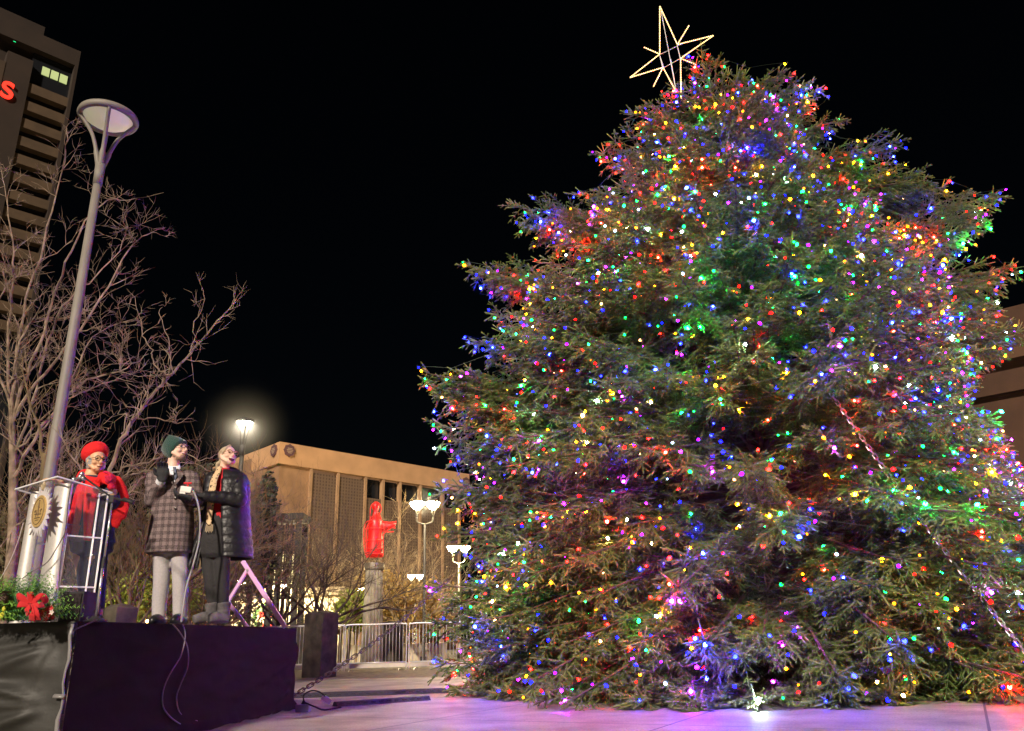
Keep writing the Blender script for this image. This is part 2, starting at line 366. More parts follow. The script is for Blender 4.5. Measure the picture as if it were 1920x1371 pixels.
# strings: bands of height, each walked round the tree in a zigzag
pts.sort(key=lambda p: p.z); bands = []; nb = len(pts) // NS + 1
print('bulbs', len(pts))
for b in range(NS):
    seg = pts[b * nb:(b + 1) * nb]
    if len(seg) < 4: continue
    seg.sort(key=lambda p: math.atan2(p.x - AX.x, -(p.y - AX.y)))
    out = [];
    for i in range(0, len(seg), 6): g = sorted(seg[i:i + 6], key=lambda p: p.z * (1 if (i // 6) % 2 else -1)); out += g
    zc = sum(p.z for p in out) / len(out); part = 'lower' if zc < 3.6 else 'middle' if zc < 8 else 'upper'
    st = thing('light_string', {'lower': 'string of multicoloured bulbs wound through the lowest branches of the big spruce', 'middle': 'string of multicoloured bulbs wound round the middle of the big spruce',
        'upper': 'string of multicoloured bulbs wound round the narrow top of the big spruce'}[part], 'string lights', AX + Vector((0, 0, zc)), 'strings of lights on the ' + part + ' spruce')
    wm = MB()
    for a, c in zip(out, out[1:]):
        mid = (a + c) / 2 - Vector((0, 0, .12 * (a - c).length)); mo = Vector((mid.x - AX.x, mid.y - AX.y, 0)).normalized()
        mid += mo * rng.uniform(-.05, .12) + rv(.04); mid.z = max(mid.z, .02)
        wm.tube([a + Vector((0, 0, .02)), (a + mid) / 2 + rv(.03) + Vector((0, 0, .02)), mid, (c + mid) / 2 + rv(.03), c + Vector((0, 0, .02))], .0018, 3, cap=False)
    wm.build('wire', M_wire, st)
    last = None
    for p in out[:per]:
        kk = rng.choices(keys, wts)[0]
        me = rng.choices(bm_[kk], (.46, .37, .17))[0]
        o = bpy.data.objects.new('bulb', me); col.objects.link(o); o.parent = st; o.location = p - st.location
        o.rotation_euler = (rng.uniform(-1.3, 1.3), rng.uniform(-1.3, 1.3), rng.uniform(0, 6)); s1 = rng.uniform(.7, 1.35); o.scale = (s1, s1, s1)
# ================================================================ background city
def frame_plane(p0, dx, dy):       # helpers for a facade: u along, n outward towards the plaza
    u = Vector((dx, dy, 0)).normalized(); n = Vector((u.y, -u.x, 0)); return u, n
def fbox(mb, o, u, n, u0, u1, d0, d1, z0, z1, mi=0):      # box in facade coordinates; d>0 is outward
    c = Vector(o) + u * (u0 + u1) / 2 + n * (d0 + d1) / 2; c.z = (z0 + z1) / 2
    mb.boxx(c, u * (u1 - u0) / 2, n * (d1 - d0) / 2, (0, 0, (z1 - z0) / 2), mi)
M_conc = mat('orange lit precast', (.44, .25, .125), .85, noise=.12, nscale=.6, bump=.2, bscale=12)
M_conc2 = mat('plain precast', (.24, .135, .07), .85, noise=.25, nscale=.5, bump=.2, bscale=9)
M_fin = mat('slim precast fin', (.30, .18, .095), .85, noise=.15, nscale=.8)
M_dark = mat('dark glazing', (.012, .013, .016), .25)
def screen_mat():
    m = mat('pierced brick screen', (.22, .12, .06), .85); t = m.node_tree; b = t.nodes['Principled BSDF']
    g = t.nodes.new('ShaderNodeTexCoord'); mp = t.nodes.new('ShaderNodeMapping'); mp.inputs['Rotation'].default_value = (rad(90), 0, 0)
    br = t.nodes.new('ShaderNodeTexBrick'); br.offset = 0; br.inputs['Scale'].default_value = 1; br.inputs['Brick Width'].default_value = .22; br.inputs['Row Height'].default_value = .30; br.inputs['Mortar Size'].default_value = .06
    br.inputs['Color1'].default_value = (.06, .035, .022, 1); br.inputs['Color2'].default_value = (.08, .045, .025, 1); br.inputs['Mortar'].default_value = (.125, .08, .05, 1)
    t.links.new(g.outputs['Object'], mp.inputs[0]); t.links.new(mp.outputs[0], br.inputs['Vector']); t.links.new(br.outputs['Color'], b.inputs['Base Color']); return m
M_screen = screen_mat(); M_badge = mat('plum badge', (.10, .045, .05), .7); M_badge2 = mat('pale badge lettering', (.34, .24, .17), .7)
# --- civic building with a corner towards the plaza
CY = 70.0; c0 = P(525, 828, CY); top = c0.z; corner = Vector((c0.x, c0.y, 0))
uR, nR = frame_plane(corner, math.sin(rad(43)), math.cos(rad(43)))
uL = Vector((-math.sin(rad(44)), math.cos(rad(44)), 0)); nL = Vector((-uL.y, uL.x, 0)); nL = nL if nL.y < 0 else -nL
civ = thing('civic_building', 'broad orange lit building with pierced brown screens and round plum badges at its corner', 'building', corner)
def onR(px, py): q = PL(px, py, corner, nR); return (q - corner).dot(uR), q.z
W = onR(880, 893)[0]; zf = onR(545, 872)[1]; zt = onR(600, 888)[1]
b = MB()
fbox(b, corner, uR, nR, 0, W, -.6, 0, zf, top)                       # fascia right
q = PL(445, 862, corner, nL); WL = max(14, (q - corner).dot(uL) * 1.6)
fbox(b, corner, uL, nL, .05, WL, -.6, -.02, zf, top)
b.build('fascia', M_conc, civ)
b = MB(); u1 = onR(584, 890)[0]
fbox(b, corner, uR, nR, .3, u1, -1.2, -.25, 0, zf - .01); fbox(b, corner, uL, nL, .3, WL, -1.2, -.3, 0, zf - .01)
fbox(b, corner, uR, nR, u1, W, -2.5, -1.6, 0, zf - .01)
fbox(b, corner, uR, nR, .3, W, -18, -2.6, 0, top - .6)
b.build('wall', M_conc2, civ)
px_fins = [584, 635, 687, 720, 752, 790, 832, 862]
us = [onR(x, 900)[0] for x in px_fins]
for i, u_ in enumerate(us):
    f = MB(); fbox(f, corner, uR, nR, u_ - .13, u_ + .13, -.5, -.03, 0, zf - .02); f.build('fin', M_fin, civ)
for i in range(len(us) - 1):
    ztop = zf - .35 if i < 2 else zf - 2.0
    f = MB(); o_ = corner + uR * us[i]; fbox(f, corner, uR, nR, us[i] + .16, us[i + 1] - .16, -1.58, -.2, 1.2, ztop)
    f.build('brick_screen', M_screen, civ)
    if i >= 2:
        f = MB(); fbox(f, corner, uR, nR, us[i] + .16, us[i + 1] - .16, -1.55, -.6, ztop + .05, zf - .1); f.build('window', M_dark, civ)
def badge(o, u, n, uc, zc, r):
    f = MB(); pts = []
    for k in range(24):
        a = 2 * PI * k / 24; rr = r * (1.0 if k % 3 else 1.14); pts.append(o + u * (uc + rr * math.cos(a)) + n * .02 + Vector((0, 0, zc + rr * math.sin(a))))
    f.poly(pts, .12, n)
    e = f.build('badge', M_badge, civ); g = MB()
    for k, (zz, hw_) in enumerate(((.34, .45), (.08, .62), (-.2, .55), (-.45, .35))):
        fbox(g, o, u, n, uc - r * hw_, uc + r * hw_, .145, .17, zc + zz * r - .07 * r, zc + zz * r + .07 * r)
    g.build('lettering', M_badge2, e)
ub, zb = onR(542, 845); badge(corner, uR, nR, ub, zb, .52)
q = PL(515, 845, corner, nL); badge(corner, uL, nL, (q - corner).dot(uL), q.z, .52)
ub, zb = onR(873, 905); badge(corner, uR, nR, ub, zb, .52)

# --- hotel tower at the upper left
t0 = P(152, 97, 80.0); tc = Vector((t0.x, t0.y, 0)); uT = Vector((-.71, -.71, 0)).normalized(); nT = Vector((.71, -.71, 0)).normalized()
def onT(px, py): q = PL(px, py, tc, nT); return (q - tc).dot(uT), q.z
tower = thing('office_tower', 'tall dark brown tower with pale window bands, three lit windows and a red sign', 'building', tc)
M_tw = mat('brown tower concrete', (.022, .012, .007), .9, noise=.25, nscale=.3, bump=.2, bscale=8); M_band = mat('tan spandrel', (.068, .042, .022), .9, noise=.2, nscale=.7)
M_lit = mat('lit blinds', (.3, .35, .2), .6, emit=(.45, .55, .20), estr=.7)
ztop = t0.z; b = MB()
uA = onT(130, 180)[0]; uB = onT(56, 150)[0]; uC = onT(38, 130)[0] + .3
fbox(b, tc, uT, nT, 0, uA, -14, 0, 0, ztop)                     # right pier
fbox(b, tc, uT, nT, uB, uC + 1.2, -13.9, -.03, 0, ztop - 4)         # pier beside the sign
fbox(b, tc, uT, nT, uA, 30, -14, -1.3, 0, ztop - .4)              # body behind the windows
fbox(b, tc, uT, nT, uA, 30, -1.2, -.04, ztop - 2.2, ztop)
zr = onT(95, 30)[1]
fbox(b, tc, uT, nT, onT(95, 40)[0], 30, -10, -2.5, ztop - .3, zr)
b.build('wall', M_tw, tower)
za, zb_ = onT(105, 122)[1], onT(105, 143)[1]
for i in range(14):
    py0 = 168 + 34.6 * i; f = MB(); h = .5
    zc = onT(92, py0 + 8)[1]; hb = (onT(92, py0 - 26.6)[1] - zc) * .25
    if zc < 4: break
    fbox(f, tc, uT, nT, uA, uB, -1.28, -.25, zc - hb, zc + hb); f.build('window_band', M_band, tower)
f = MB(); fbox(f, tc, uT, nT, uA, uB, -1.295, -1.288, 5, onT(92, 168)[1]); f.build('glazing', M_dark, tower)
f = MB(); fbox(f, tc, uT, nT, uA, uB, -1.28, -.9, onT(92, 168)[1] + .1, ztop - 2.25); f.build('window', M_dark, tower)
for (x0, x1) in ((82, 97), (100, 115), (118, 133)):
    f = MB(); a0 = onT(x0, 130)[0]; a1 = onT(x1, 130)[0]; zz = onT((x0 + x1) / 2, 120 + (x0 - 82) * .42)[1]; z2 = onT((x0 + x1) / 2, 136 + (x0 - 82) * .42)[1]
    fbox(f, tc, uT, nT, a1, a0, -.89, -.8, z2, zz); tag(f.build('window', M_lit, tower), 'lit window with pale blinds')
f = MB(); fbox(f, tc, uT, nT, uC + 1.2, 30, -1.25, .03, 20, onT(20, 120)[1]); f.build('sign_panel', mat('tan sign panel', (.045, .027, .015), .9, noise=.15, nscale=.5), tower)
f = MB(); fbox(f, tc, uT, nT, onT(33, 70)[0], onT(33, 70)[0] + .25, -.5, -.4, onT(33, 76)[1], onT(33, 69)[1]); f.build('green_lamp', mat('green lamp', (0, .3, .1), .5, emit=(.02, 1, .3), estr=1.5), tower)
M_red = mat('red neon letters', (.5, .02, .01), .5, emit=(1, .03, .015), estr=2.2)
def letters(txt, loc, u, size, m, parent, name='lettering', ext=.03, n=None):
    cu = bpy.data.curves.new('t', 'FONT'); cu.body = txt; cu.size = size; cu.extrude = ext; cu.offset = size * .012
    o = bpy.data.objects.new('t', cu); col.objects.link(o); bpy.context.view_layer.update()
    me = bpy.data.meshes.new_from_object(o.evaluated_get(bpy.context.evaluated_depsgraph_get())); bpy.data.objects.remove(o)
    me.materials.clear(); me.materials.append(m); e = bpy.data.objects.new(name, me); col.objects.link(e); e.parent = parent
    nn = n or Vector((u.y, -u.x, 0)); e.matrix_local = Matrix.Translation(Vector(loc) - parent_loc(parent)) @ Matrix((u, Vector((0, 0, 1)), nn)).transposed().to_4x4(); return e
us_, zs_ = onT(1, 181)
uh = onT(30, 181)[0]
letters('S', tc + uT * (us_ + .2) + nT * .15 + Vector((0, 0, zs_)), -uT, 3.0, M_red, tower, ext=.12, n=nT)
letters("I", tc + uT * (us_ + 1.6) + nT * .15 + Vector((0, 0, zs_ )), -uT, 2.9, M_red, tower, ext=.12, n=nT)

# --- brown stepped building behind the tree on the right
r0 = P(1925, 568, 44); rc = Vector((r0.x, r0.y, 0)); uQ = Vector((-.75, .66, 0)).normalized(); nQ = Vector((-.66, -.75, 0)).normalized()
rb = thing('parking_building', 'dark brown layered building edge showing behind the spruce on the right', 'building', rc)
M_rb = mat('rust brown concrete', (.055, .024, .011), .9, noise=.2, nscale=.5, bump=.2, bscale=8); M_rb2 = mat('rust brown ledge', (.08, .038, .018), .9)
def onQ(px, py): q = PL(px, py, rc, nQ); return (q - rc).dot(uQ), q.z
zz0 = r0.z; z1 = onQ(1910, 652)[1]; z2 = onQ(1910, 672)[1]; z3 = onQ(1910, 728)[1]
b = MB(); fbox(b, rc, uQ, nQ, -8, 26, -10, 0, z1, zz0); fbox(b, rc, uQ, nQ, -8, 26, -10, -.9, 0, z3); b.build('wall', M_rb, rb)
b = MB(); fbox(b, rc, uQ, nQ, -8, 26, -9, .35, z2, z1 - .01); b.build('ledge', M_rb2, rb)
b = MB(); fbox(b, rc, uQ, nQ, -8, 26, -9, -.4, z3, z2 - .01); b.build('recess', M_rb, rb)
for k in range(5):
    f = MB(); fbox(f, rc, uQ, nQ, -6 + k * 5.5, -5 + k * 5.5, -1, .1, 0, z3 - .02); f.build('column', M_rb2, rb)

# --- bright low pavilion wall with a wreath, red wall behind it
M_cream = mat('cream lit wall', (.78, .68, .44), .8, noise=.08, nscale=1, bump=.1); M_brick = mat('red brick wall', (.30, .09, .04), .85, noise=.25, nscale=2)
def wallpx(name, label, x0, x1, ytop, Y, m, th=.4, cat='wall', zb=0):
    a = P(x0, ytop, Y); c = P(x1, ytop, Y); b = MB(); b.box(a.x, c.x, Y, Y + th, zb, a.z); o = b.build(name, m, origin=((a.x + c.x) / 2, Y, 0)); return tag(o, label, cat)
pav = thing('pavilion', 'low cream pavilion wall with tall lit window panes above, behind the stage', 'building', P(500, 1215, 46) * Vector((1, 1, 0)) if False else (P(500, 1150, 46).x, 46, 0))
b = MB(); a = P(430, 1122, 46); c = P(640, 1122, 46); b.box(a.x, c.x, 46, 50, 0, a.z); b.build('wall', M_cream, pav)
b = MB(); b.box(a.x - .2, c.x + .2, 45.7, 50.2, a.z + .01, a.z + .45); b.build('cornice', mat('cornice', (.40, .33, .22), .8), pav)
M_glow = mat('lit interior glass', (.4, .4, .25), .4, emit=(.75, .66, .32), estr=.55)
z0 = a.z + .5; a2 = P(512, 1050, 47.5); c2 = P(571, 1050, 47.5)
for i in range(4):
    x0 = a2.x + (c2.x - a2.x) * i / 4; x1 = a2.x + (c2.x - a2.x) * (i + 1) / 4
    f = MB(); f.box(x0 + .06, x1 - .06, 47.5, 47.6, z0, a2.z + .3); f.build('window', M_glow, pav)
    g = MB(); g.box(x0 - .05, x0 + .05, 47.42, 47.7, z0, a2.z + .5)
    for kk in (.33, .66): g.box(x0, x1, 47.42, 47.52, z0 + (a2.z - z0) * kk, z0 + (a2.z - z0) * kk + .07)
    g.build('window_frame', mat('black frame', (.015, .012, .01), .5), pav)
b = MB(); e0 = P(470, 1060, 48); e1 = P(511, 1060, 48); b.box(e0.x, e1.x, 48, 48.4, z0, e0.z + 1.2); b.build('brick_wall', M_brick, pav)
d0 = P(551, 1158, 45.9); d1 = P(569, 1158, 45.9); b = MB(); b.box(d0.x, d1.x, 45.85, 45.99, 0, d0.z); b.build('door', mat('grey door', (.16, .14, .11), .6), pav)
# wreath with a red bow
wc = P(496, 1158, 45.7); wr = thing('wreath', 'green wreath with a red bow hanging on the cream wall behind the stage', 'wreath', wc)
b = MB(); prng = random.Random(3)
for k in range(500):
    a_ = prng.uniform(0, 2 * PI); r_ = .55 + prng.gauss(0, .07); p = wc + Vector((r_ * math.cos(a_), prng.uniform(-.1, 0), r_ * math.sin(a_))); d = Vector((prng.uniform(-1, 1), prng.uniform(-.6, 0), prng.uniform(-1, 1))) * .11
    s_ = d.cross(Vector((0, 1, 0))).normalized() * .03; b.add([p - s_, p + s_, p + d], [(0, 1, 2)])
b.build('foliage', mat('wreath green', (.06, .16, .04), .7), wr)
b = MB()
for sx in (-1, 1):
    p = wc + Vector((.25, -.15, .05)); b.poly([p, p + Vector((sx * .45, 0, .28)), p + Vector((sx * .5, 0, -.1))], .06, (0, -1, 0)); b.poly([p, p + Vector((sx * .12, -.02, -.75)), p + Vector((sx * .38, -.02, -.65))], .05, (0, -1, 0))
b.build('bow', mat('bow red', (.65, .03, .02), .6), wr)

# --- low planters and kerbs beyond the barricades
def planter(x0, x1, ytop, Y, label, h=None, m=None, d=.6):
    a = P(x0, ytop, Y); c = P(x1, ytop, Y); b = MB(); b.bevbox(((a.x + c.x) / 2, Y + d / 2, a.z / 2), ((c.x - a.x) / 2, 0, 0), (0, d / 2, 0), (0, 0, a.z / 2), .03); b.box(a.x + .05, c.x - .05, Y - .02, Y, .02, .12)
    return tag(b.build('planter_wall', m or M_cream, origin=((a.x + c.x) / 2, Y, 0)), label, 'low wall')
planter(622, 704, 1211, 37, 'low cream planter wall behind the barricades, left of the dark pillar')
planter(748, 836, 1207, 37, 'low cream planter wall behind the barricades, right of the dark pillar')
M_kerb = mat('pale kerb', (.50, .45, .36), .8, noise=.15, nscale=3)
b = MB(); b.box(-14, 1, 29.3, 29.7, 0, .14); tag(b.build('kerb', M_kerb), kind='structure')
b = MB(); b.box(-60, 60, 29.71, 62, .0, .02); tag(b.build('road', mat('dark asphalt', (.045, .038, .03), .8, noise=.3, nscale=2, bump=.3)), kind='structure')
b = MB(); b.box(-60, 60, 20.2, 27.5, .0, .006); tag(b.build('paver_strip', mat('dark paver strip', (.22, .17, .11), .85, noise=.45, nscale=5, bump=.4, bscale=20)), kind='structure')

# --- pillars
M_gran = mat('dark weathered stone', (.055, .044, .030), .85, noise=.6, nscale=3.5, bump=.6, bscale=9)
def pillar(px0, px1, ytop, Y, label, ang=22, w=None, group=None):
    a = P(px0, ytop, Y); c = P(px1, ytop, Y); wv = (c.x - a.x) / (math.cos(rad(ang)) + math.sin(rad(ang))) / 2; ctr = Vector(((a.x + c.x) / 2, Y + wv, 0)); h = a.z
    ux = Vector((math.cos(rad(ang)), -math.sin(rad(ang)), 0)); uy = Vector((math.sin(rad(ang)), math.cos(rad(ang)), 0))
    b = MB(); b.bevbox(ctr + Vector((0, 0, h / 2)), ux * wv, uy * wv, (0, 0, h / 2), .025)
    b.rings([[ctr + ux * wv * k * sx + uy * wv * k * sy + Vector((0, 0, z)) for sx, sy in ((-1, -1), (1, -1), (1, 1), (-1, 1))] for k, z in ((.97, h - .02), (.6, h + .035), (.1, h + .06))])
    return tag(b.build('stone_pillar', M_gran, origin=ctr), label, 'pillar')
pillar(568, 629, 1150, 21.5, 'big dark square stone pillar standing between the stage and the barricades', 28)
pillar(706, 754, 1168, 29.9, 'dark stone pillar just behind the middle barricade')
pillar(550, 584, 1172, 31.5, 'dark stone pillar half hidden behind the stage end and the big pillar')
pillar(184, 246, 1139, 13.3, 'low rounded grey stone pillar seen between the two groups of people on the stage', 30)
def tinybox(): pass

# --- barricades
M_galv = mat('galvanised steel', (.62, .60, .55), .42, metal=.35)
bar = thing('barricade', 'steel crowd barricade in front of the dark middle pillar', 'barricade', (0, 0, 0), None)
f = MB(); Lb, Hb = 2.25, 1.12
f.tube(bez([(-Lb / 2, 0, .02), (-Lb / 2, 0, Hb - .12), (-Lb / 2 + .1, 0, Hb), (0, 0, Hb), (Lb / 2 - .1, 0, Hb), (Lb / 2, 0, Hb - .12), (Lb / 2, 0, .02)], 5), .021, 8)
f.tube([(-Lb / 2, 0, .2), (Lb / 2, 0, .2)], .018, 8)
f.build('frame', M_galv, bar, smooth=True)
for k in range(17):
    g = MB(); x = -Lb / 2 + Lb * (k + 1) / 18; g.tube([(x, 0, .21), (x, 0, Hb - .02)], .0095, 6); g.build('upright', M_galv, bar, smooth=True)
for sx in (-.8, .8):
    g = MB(); g.tube([(sx * Lb / 2, -.3, .015), (sx * Lb / 2, -.05, .05), (sx * Lb / 2, .05, .05), (sx * Lb / 2, .3, .015)], .014, 6); g.build('foot', M_galv, bar)
g = MB(); g.tube([(Lb / 2, 0, .8), (Lb / 2 + .06, 0, .8), (Lb / 2 + .06, 0, .7)], .012, 6); g.build('hook', M_galv, bar)
for i, (x0, x1, lab) in enumerate([(414, 531, 'steel crowd barricade mostly hidden behind the stage and the woman in boots'), (530, 646, 'steel crowd barricade running behind the big square pillar'), (647, 764, None), (766, 883, 'steel crowd barricade running into the left side of the spruce'), (884, 1001, 'steel crowd barricade almost hidden behind the lower left of the spruce')]):
    Y = 25.6; a = P(x0, 1175, Y); c = P(x1, 1175, Y); sc_ = ((c.x - a.x) / 2.31)
    o = bar if lab is None else copy_tree(bar); o.location = ((a.x + c.x) / 2, Y + (i % 2) * .06, 0); o.scale = (sc_, 1, P(700, 1171, Y).z / Hb); o['group'] = 'steel barricades in a row'
    if lab: o['label'] = lab

# --- lamps
M_pole = mat('lamp pole paint', (.20, .18, .155), .6, metal=0, noise=.08, nscale=4); M_polek = mat('dark lamp pole', (.04, .035, .03), .5)
M_diff = mat('unlit diffuser with painted glow', (.7, .66, .5), .5, emit=(.75, .70, .45), estr=.33)  # lamp is off; weak glow stands in for light reflected off the underside
M_on2 = mat('lit plaza lamp glass', (1, .9, .7), .5, emit=(1, .80, .48), estr=120)
M_on3 = mat('far lit lamp glass', (1, .9, .7), .5, emit=(1, .78, .42), estr=900)
M_on = mat('lit lamp diffuser', (1, .9, .7), .5, emit=(1, .88, .66), estr=90)
def disc_lamp(base, h, R, rp, mp, md, label, rot=0.0):
    t = thing('street_lamp', label, 'street lamp', base); B = Vector(base)
    f = MB(); f.tube([B + Vector((0, 0, z)) for z in (0, .05, .06, h * .5, h - 1.35)], [rp * 1.9, rp * 1.9, rp * 1.15, rp, rp * .8], 16); f.tube([B + Vector((0, 0, h - 1.36)), B + Vector((0, 0, h - .95))], [rp * .92, rp * 1.0], 16); f.build('pole', mp, t, smooth=True)
    f = MB()
    for k in range(4):
        a = PI / 2 * k + .5 + rot; d = Vector((math.cos(a), math.sin(a), 0))
        f.tube(bez([B + Vector((0, 0, h - 1.0)) + d * .03, B + Vector((0, 0, h - .75)) + d * .09, B + Vector((0, 0, h - .38)) + d * R * .42, B + Vector((0, 0, h - .04)) + d * R * .88], 5), [.05] * 6 + [.035] * 10, 6)
    f.build('arm', mp, t, smooth=True)
    f = MB(); f.lathe([(R * .80, h - .02), (R * .84, h - .06), (R * .96, h - .05), (R, h), (R * .97, h + .05), (R * .7, h + .12), (.02, h + .15)], B * Vector((1, 1, 0)), 40); f.build('rim', mp, t, smooth=True)
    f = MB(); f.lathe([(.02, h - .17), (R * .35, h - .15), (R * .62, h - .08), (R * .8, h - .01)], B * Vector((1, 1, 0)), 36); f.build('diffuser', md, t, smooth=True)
    return t
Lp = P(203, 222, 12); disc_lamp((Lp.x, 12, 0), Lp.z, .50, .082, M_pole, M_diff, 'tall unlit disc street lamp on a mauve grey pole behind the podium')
L2 = P(459, 790, 30); disc_lamp((L2.x, 30, 0), L2.z, .38, .10, M_polek, M_on, 'single lit disc street lamp on a dark pole above the woman in the puffer coat')
def twin_lamp(px, ytop, Y, label, n=2, sc=1.0, strength=None):
    a = P(px, ytop, Y); B = Vector((a.x, Y, 0)); h = a.z; t = thing('plaza_lamp', label, 'street lamp', B, 'twin headed plaza lamps')
    f = MB(); f.tube([B + Vector((0, 0, z)) for z in (0, .3, .31, h - .85 * sc)], [.12, .12, .06, .045], 10); f.build('pole', M_polek, t, smooth=True)
    for k in range(n):
        a_ = PI * k * 2 / n + .25 if n > 1 else 0; d = Vector((math.cos(a_), math.sin(a_) * .6, 0)); e = B + d * .30 * sc + Vector((0, 0, h - .28 * sc))
        g = MB(); g.tube(bez([B + Vector((0, 0, h - .85 * sc)), B + d * .28 * sc + Vector((0, 0, h - .75 * sc)), e - Vector((0, 0, .3 * sc))], 5), .03, 6)
        for q in range(3):
            b_ = 2 * PI * q / 3; g.tube([e - Vector((0, 0, .3 * sc)), e + Vector((math.cos(b_), math.sin(b_), 0)) * .22 * sc + Vector((0, 0, .22 * sc))], .018, 5)
        hd = g.build('arm', mat('pale lamp arm', (.10, .09, .06), .5), t, smooth=True)
        g = MB(); g.lathe([(.04 * sc, -.02), (.17 * sc, .06 * sc), (.26 * sc, .2 * sc), (.25 * sc, .26 * sc), (.02, .28 * sc)], e, 16); g.build('lamp_shade', M_on2 if Y < 35 else M_on3, hd, smooth=True)
    return t
twin_lamp(797, 941, 30, 'twin headed lit plaza lamp standing just left of the spruce')
twin_lamp(860, 1024, 40, 'twin headed lit plaza lamp glowing through the left edge of the spruce')
twin_lamp(779, 1078, 58, 'small far twin headed lamp right of the column, under the nearer lamp')
twin_lamp(517, 1096, 44, 'far twin headed lamp in front of the lit windows left')
twin_lamp(463, 1088, 52, 'far twin headed lamp seen through the pink metal frame')
twin_lamp(322, 1086, 46, 'far lamp glowing between the trouser legs of the man')
twin_lamp(684, 1103, 60, 'far twin headed lamp just left of the column')
# --- statue on its column
M_col = mat('weathered fluted concrete', (.40, .36, .24), .85, noise=.3, nscale=4, bump=.4)
sb = P(702, 1056, 30); S0 = Vector((sb.x, 30, 0)); H0 = sb.z
cl_ = thing('column', 'tall fluted stone column carrying the red glass statue', 'column', S0)
f = MB(); n = 48; ring = lambda z, r: [S0 + Vector(((r * (1 - .10 * (j % 3 == 0))) * math.cos(2 * PI * j / n), (r * (1 - .10 * (j % 3 == 0))) * math.sin(2 * PI * j / n), z)) for j in range(n)]
f.rings([ring(0, .44), ring(.05, .40), ring(H0 - .4, .31), ring(H0 - .25, .32)]); f.build('shaft', M_col, cl_)
f = MB(); f.lathe([(.32, H0 - .26), (.36, H0 - .22), (.36, H0), (.02, H0 + .01)], S0, 28); f.build('capital', mat('bronze band', (.35, .30, .2), .4, metal=.6), cl_)
def red_glow():
    m = mat('translucent red mesh', (.6, .01, .008), .4, emit=(1, .02, .01), estr=.30); return m
M_veil = bpy.data.materials.new('sheer red mesh'); M_veil.use_nodes = True; _t = M_veil.node_tree; _b = _t.nodes['Principled BSDF']; _b.inputs['Base Color'].default_value = (.6, .01, .01, 1); _b.inputs['Alpha'].default_value = .45; _b.inputs['Emission Color'].default_value = (1, .02, .01, 1); _b.inputs['Emission Strength'].default_value = .25
st = thing('statue', 'glowing red wire and mesh figure with an outstretched arm on top of the column', 'statue', S0 + Vector((0, 0, H0)))
def sp(px, py, dy=0): return P(px, py, 30 + dy)
def srow(y, x0, x1, dep=.28, n=14):
    a = sp(x0, y); c = sp(x1, y); m_ = (a + c) / 2; r = (c.x - a.x) / 2; return [m_ + Vector((r * math.cos(2 * PI * j / n), dep * min(1, r / .3) * math.sin(2 * PI * j / n), 0)) for j in range(n)]
f = MB(); f.rings([srow(*a) for a in ((1045, 686, 718), (1035, 685, 717), (1010, 690, 716), (990, 691, 717), (980, 690, 719), (972, 694, 714), (966, 698, 710), (958, 700, 709), (952, 697, 712), (945, 699, 711), (941, 702, 708))]); f.build('body', red_glow(), st, smooth=True)
f = MB(); M_rw = mat('bright red wire', (.6, .02, .01), .5, emit=(1, .03, .02), estr=.8)
for y0, y1, x0, x1 in ((978, 985, 716, 743), (986, 996, 716, 741), (996, 1003, 717, 738)): f.tube([sp(x0, y0), sp((x0 + x1) / 2, y0 + (y1 - y0) * .1 + 1), sp(x1, y1 - 6)], .02, 5)
f.tube([sp(743, 977), sp(733, 985), sp(741, 986), sp(727, 994), sp(717, 1004)], .015, 5)
f.build('arm', M_rw, st)
f = MB(); f.rings([[sp(x, yc) + Vector((0, .10 * k_ * math.sin(2 * PI * j / 10), hh * math.cos(2 * PI * j / 10))) for j in range(10)] for x, yc, hh, k_ in ((712, 985, .22, 1), (722, 987, .18, .8), (733, 986, .10, .5), (742, 983, .05, .3))]); f.build('sleeve', red_glow(), st, smooth=True)
f = MB(); f.rings([[sp(x, y, .1), sp(x2, y, -.1)] for y, x, x2 in ((975, 694, 700), (985, 686, 696), (1000, 682, 694), (1020, 683, 692), (1040, 686, 690))], cap=False, closed=False); f.build('cape', M_veil, st)
for pts_ in ([(697, 975), (686, 980), (682, 995), (682, 1015), (684, 1034), (688, 1046)], [(700, 978), (690, 984), (687, 1000), (687, 1030), (690, 1044)], [(716, 976), (720, 985), (719, 1010), (718, 1044)], [(706, 941), (713, 946), (715, 956), (712, 964), (716, 976)], [(704, 941), (696, 948), (694, 962), (694, 976)]):
    f = MB(); f.tube(bez([sp(x, y, -.3) for x, y in pts_], 4), .014, 5); f.build('wire', M_rw, st)
for y in (992, 1014, 1030, 1040):
    f = MB(); r_ = srow(y, 685, 719, .33, 20); f.tube(r_ + [r_[0]], .012, 4, cap=False); f.build('hoop', M_rw, st)
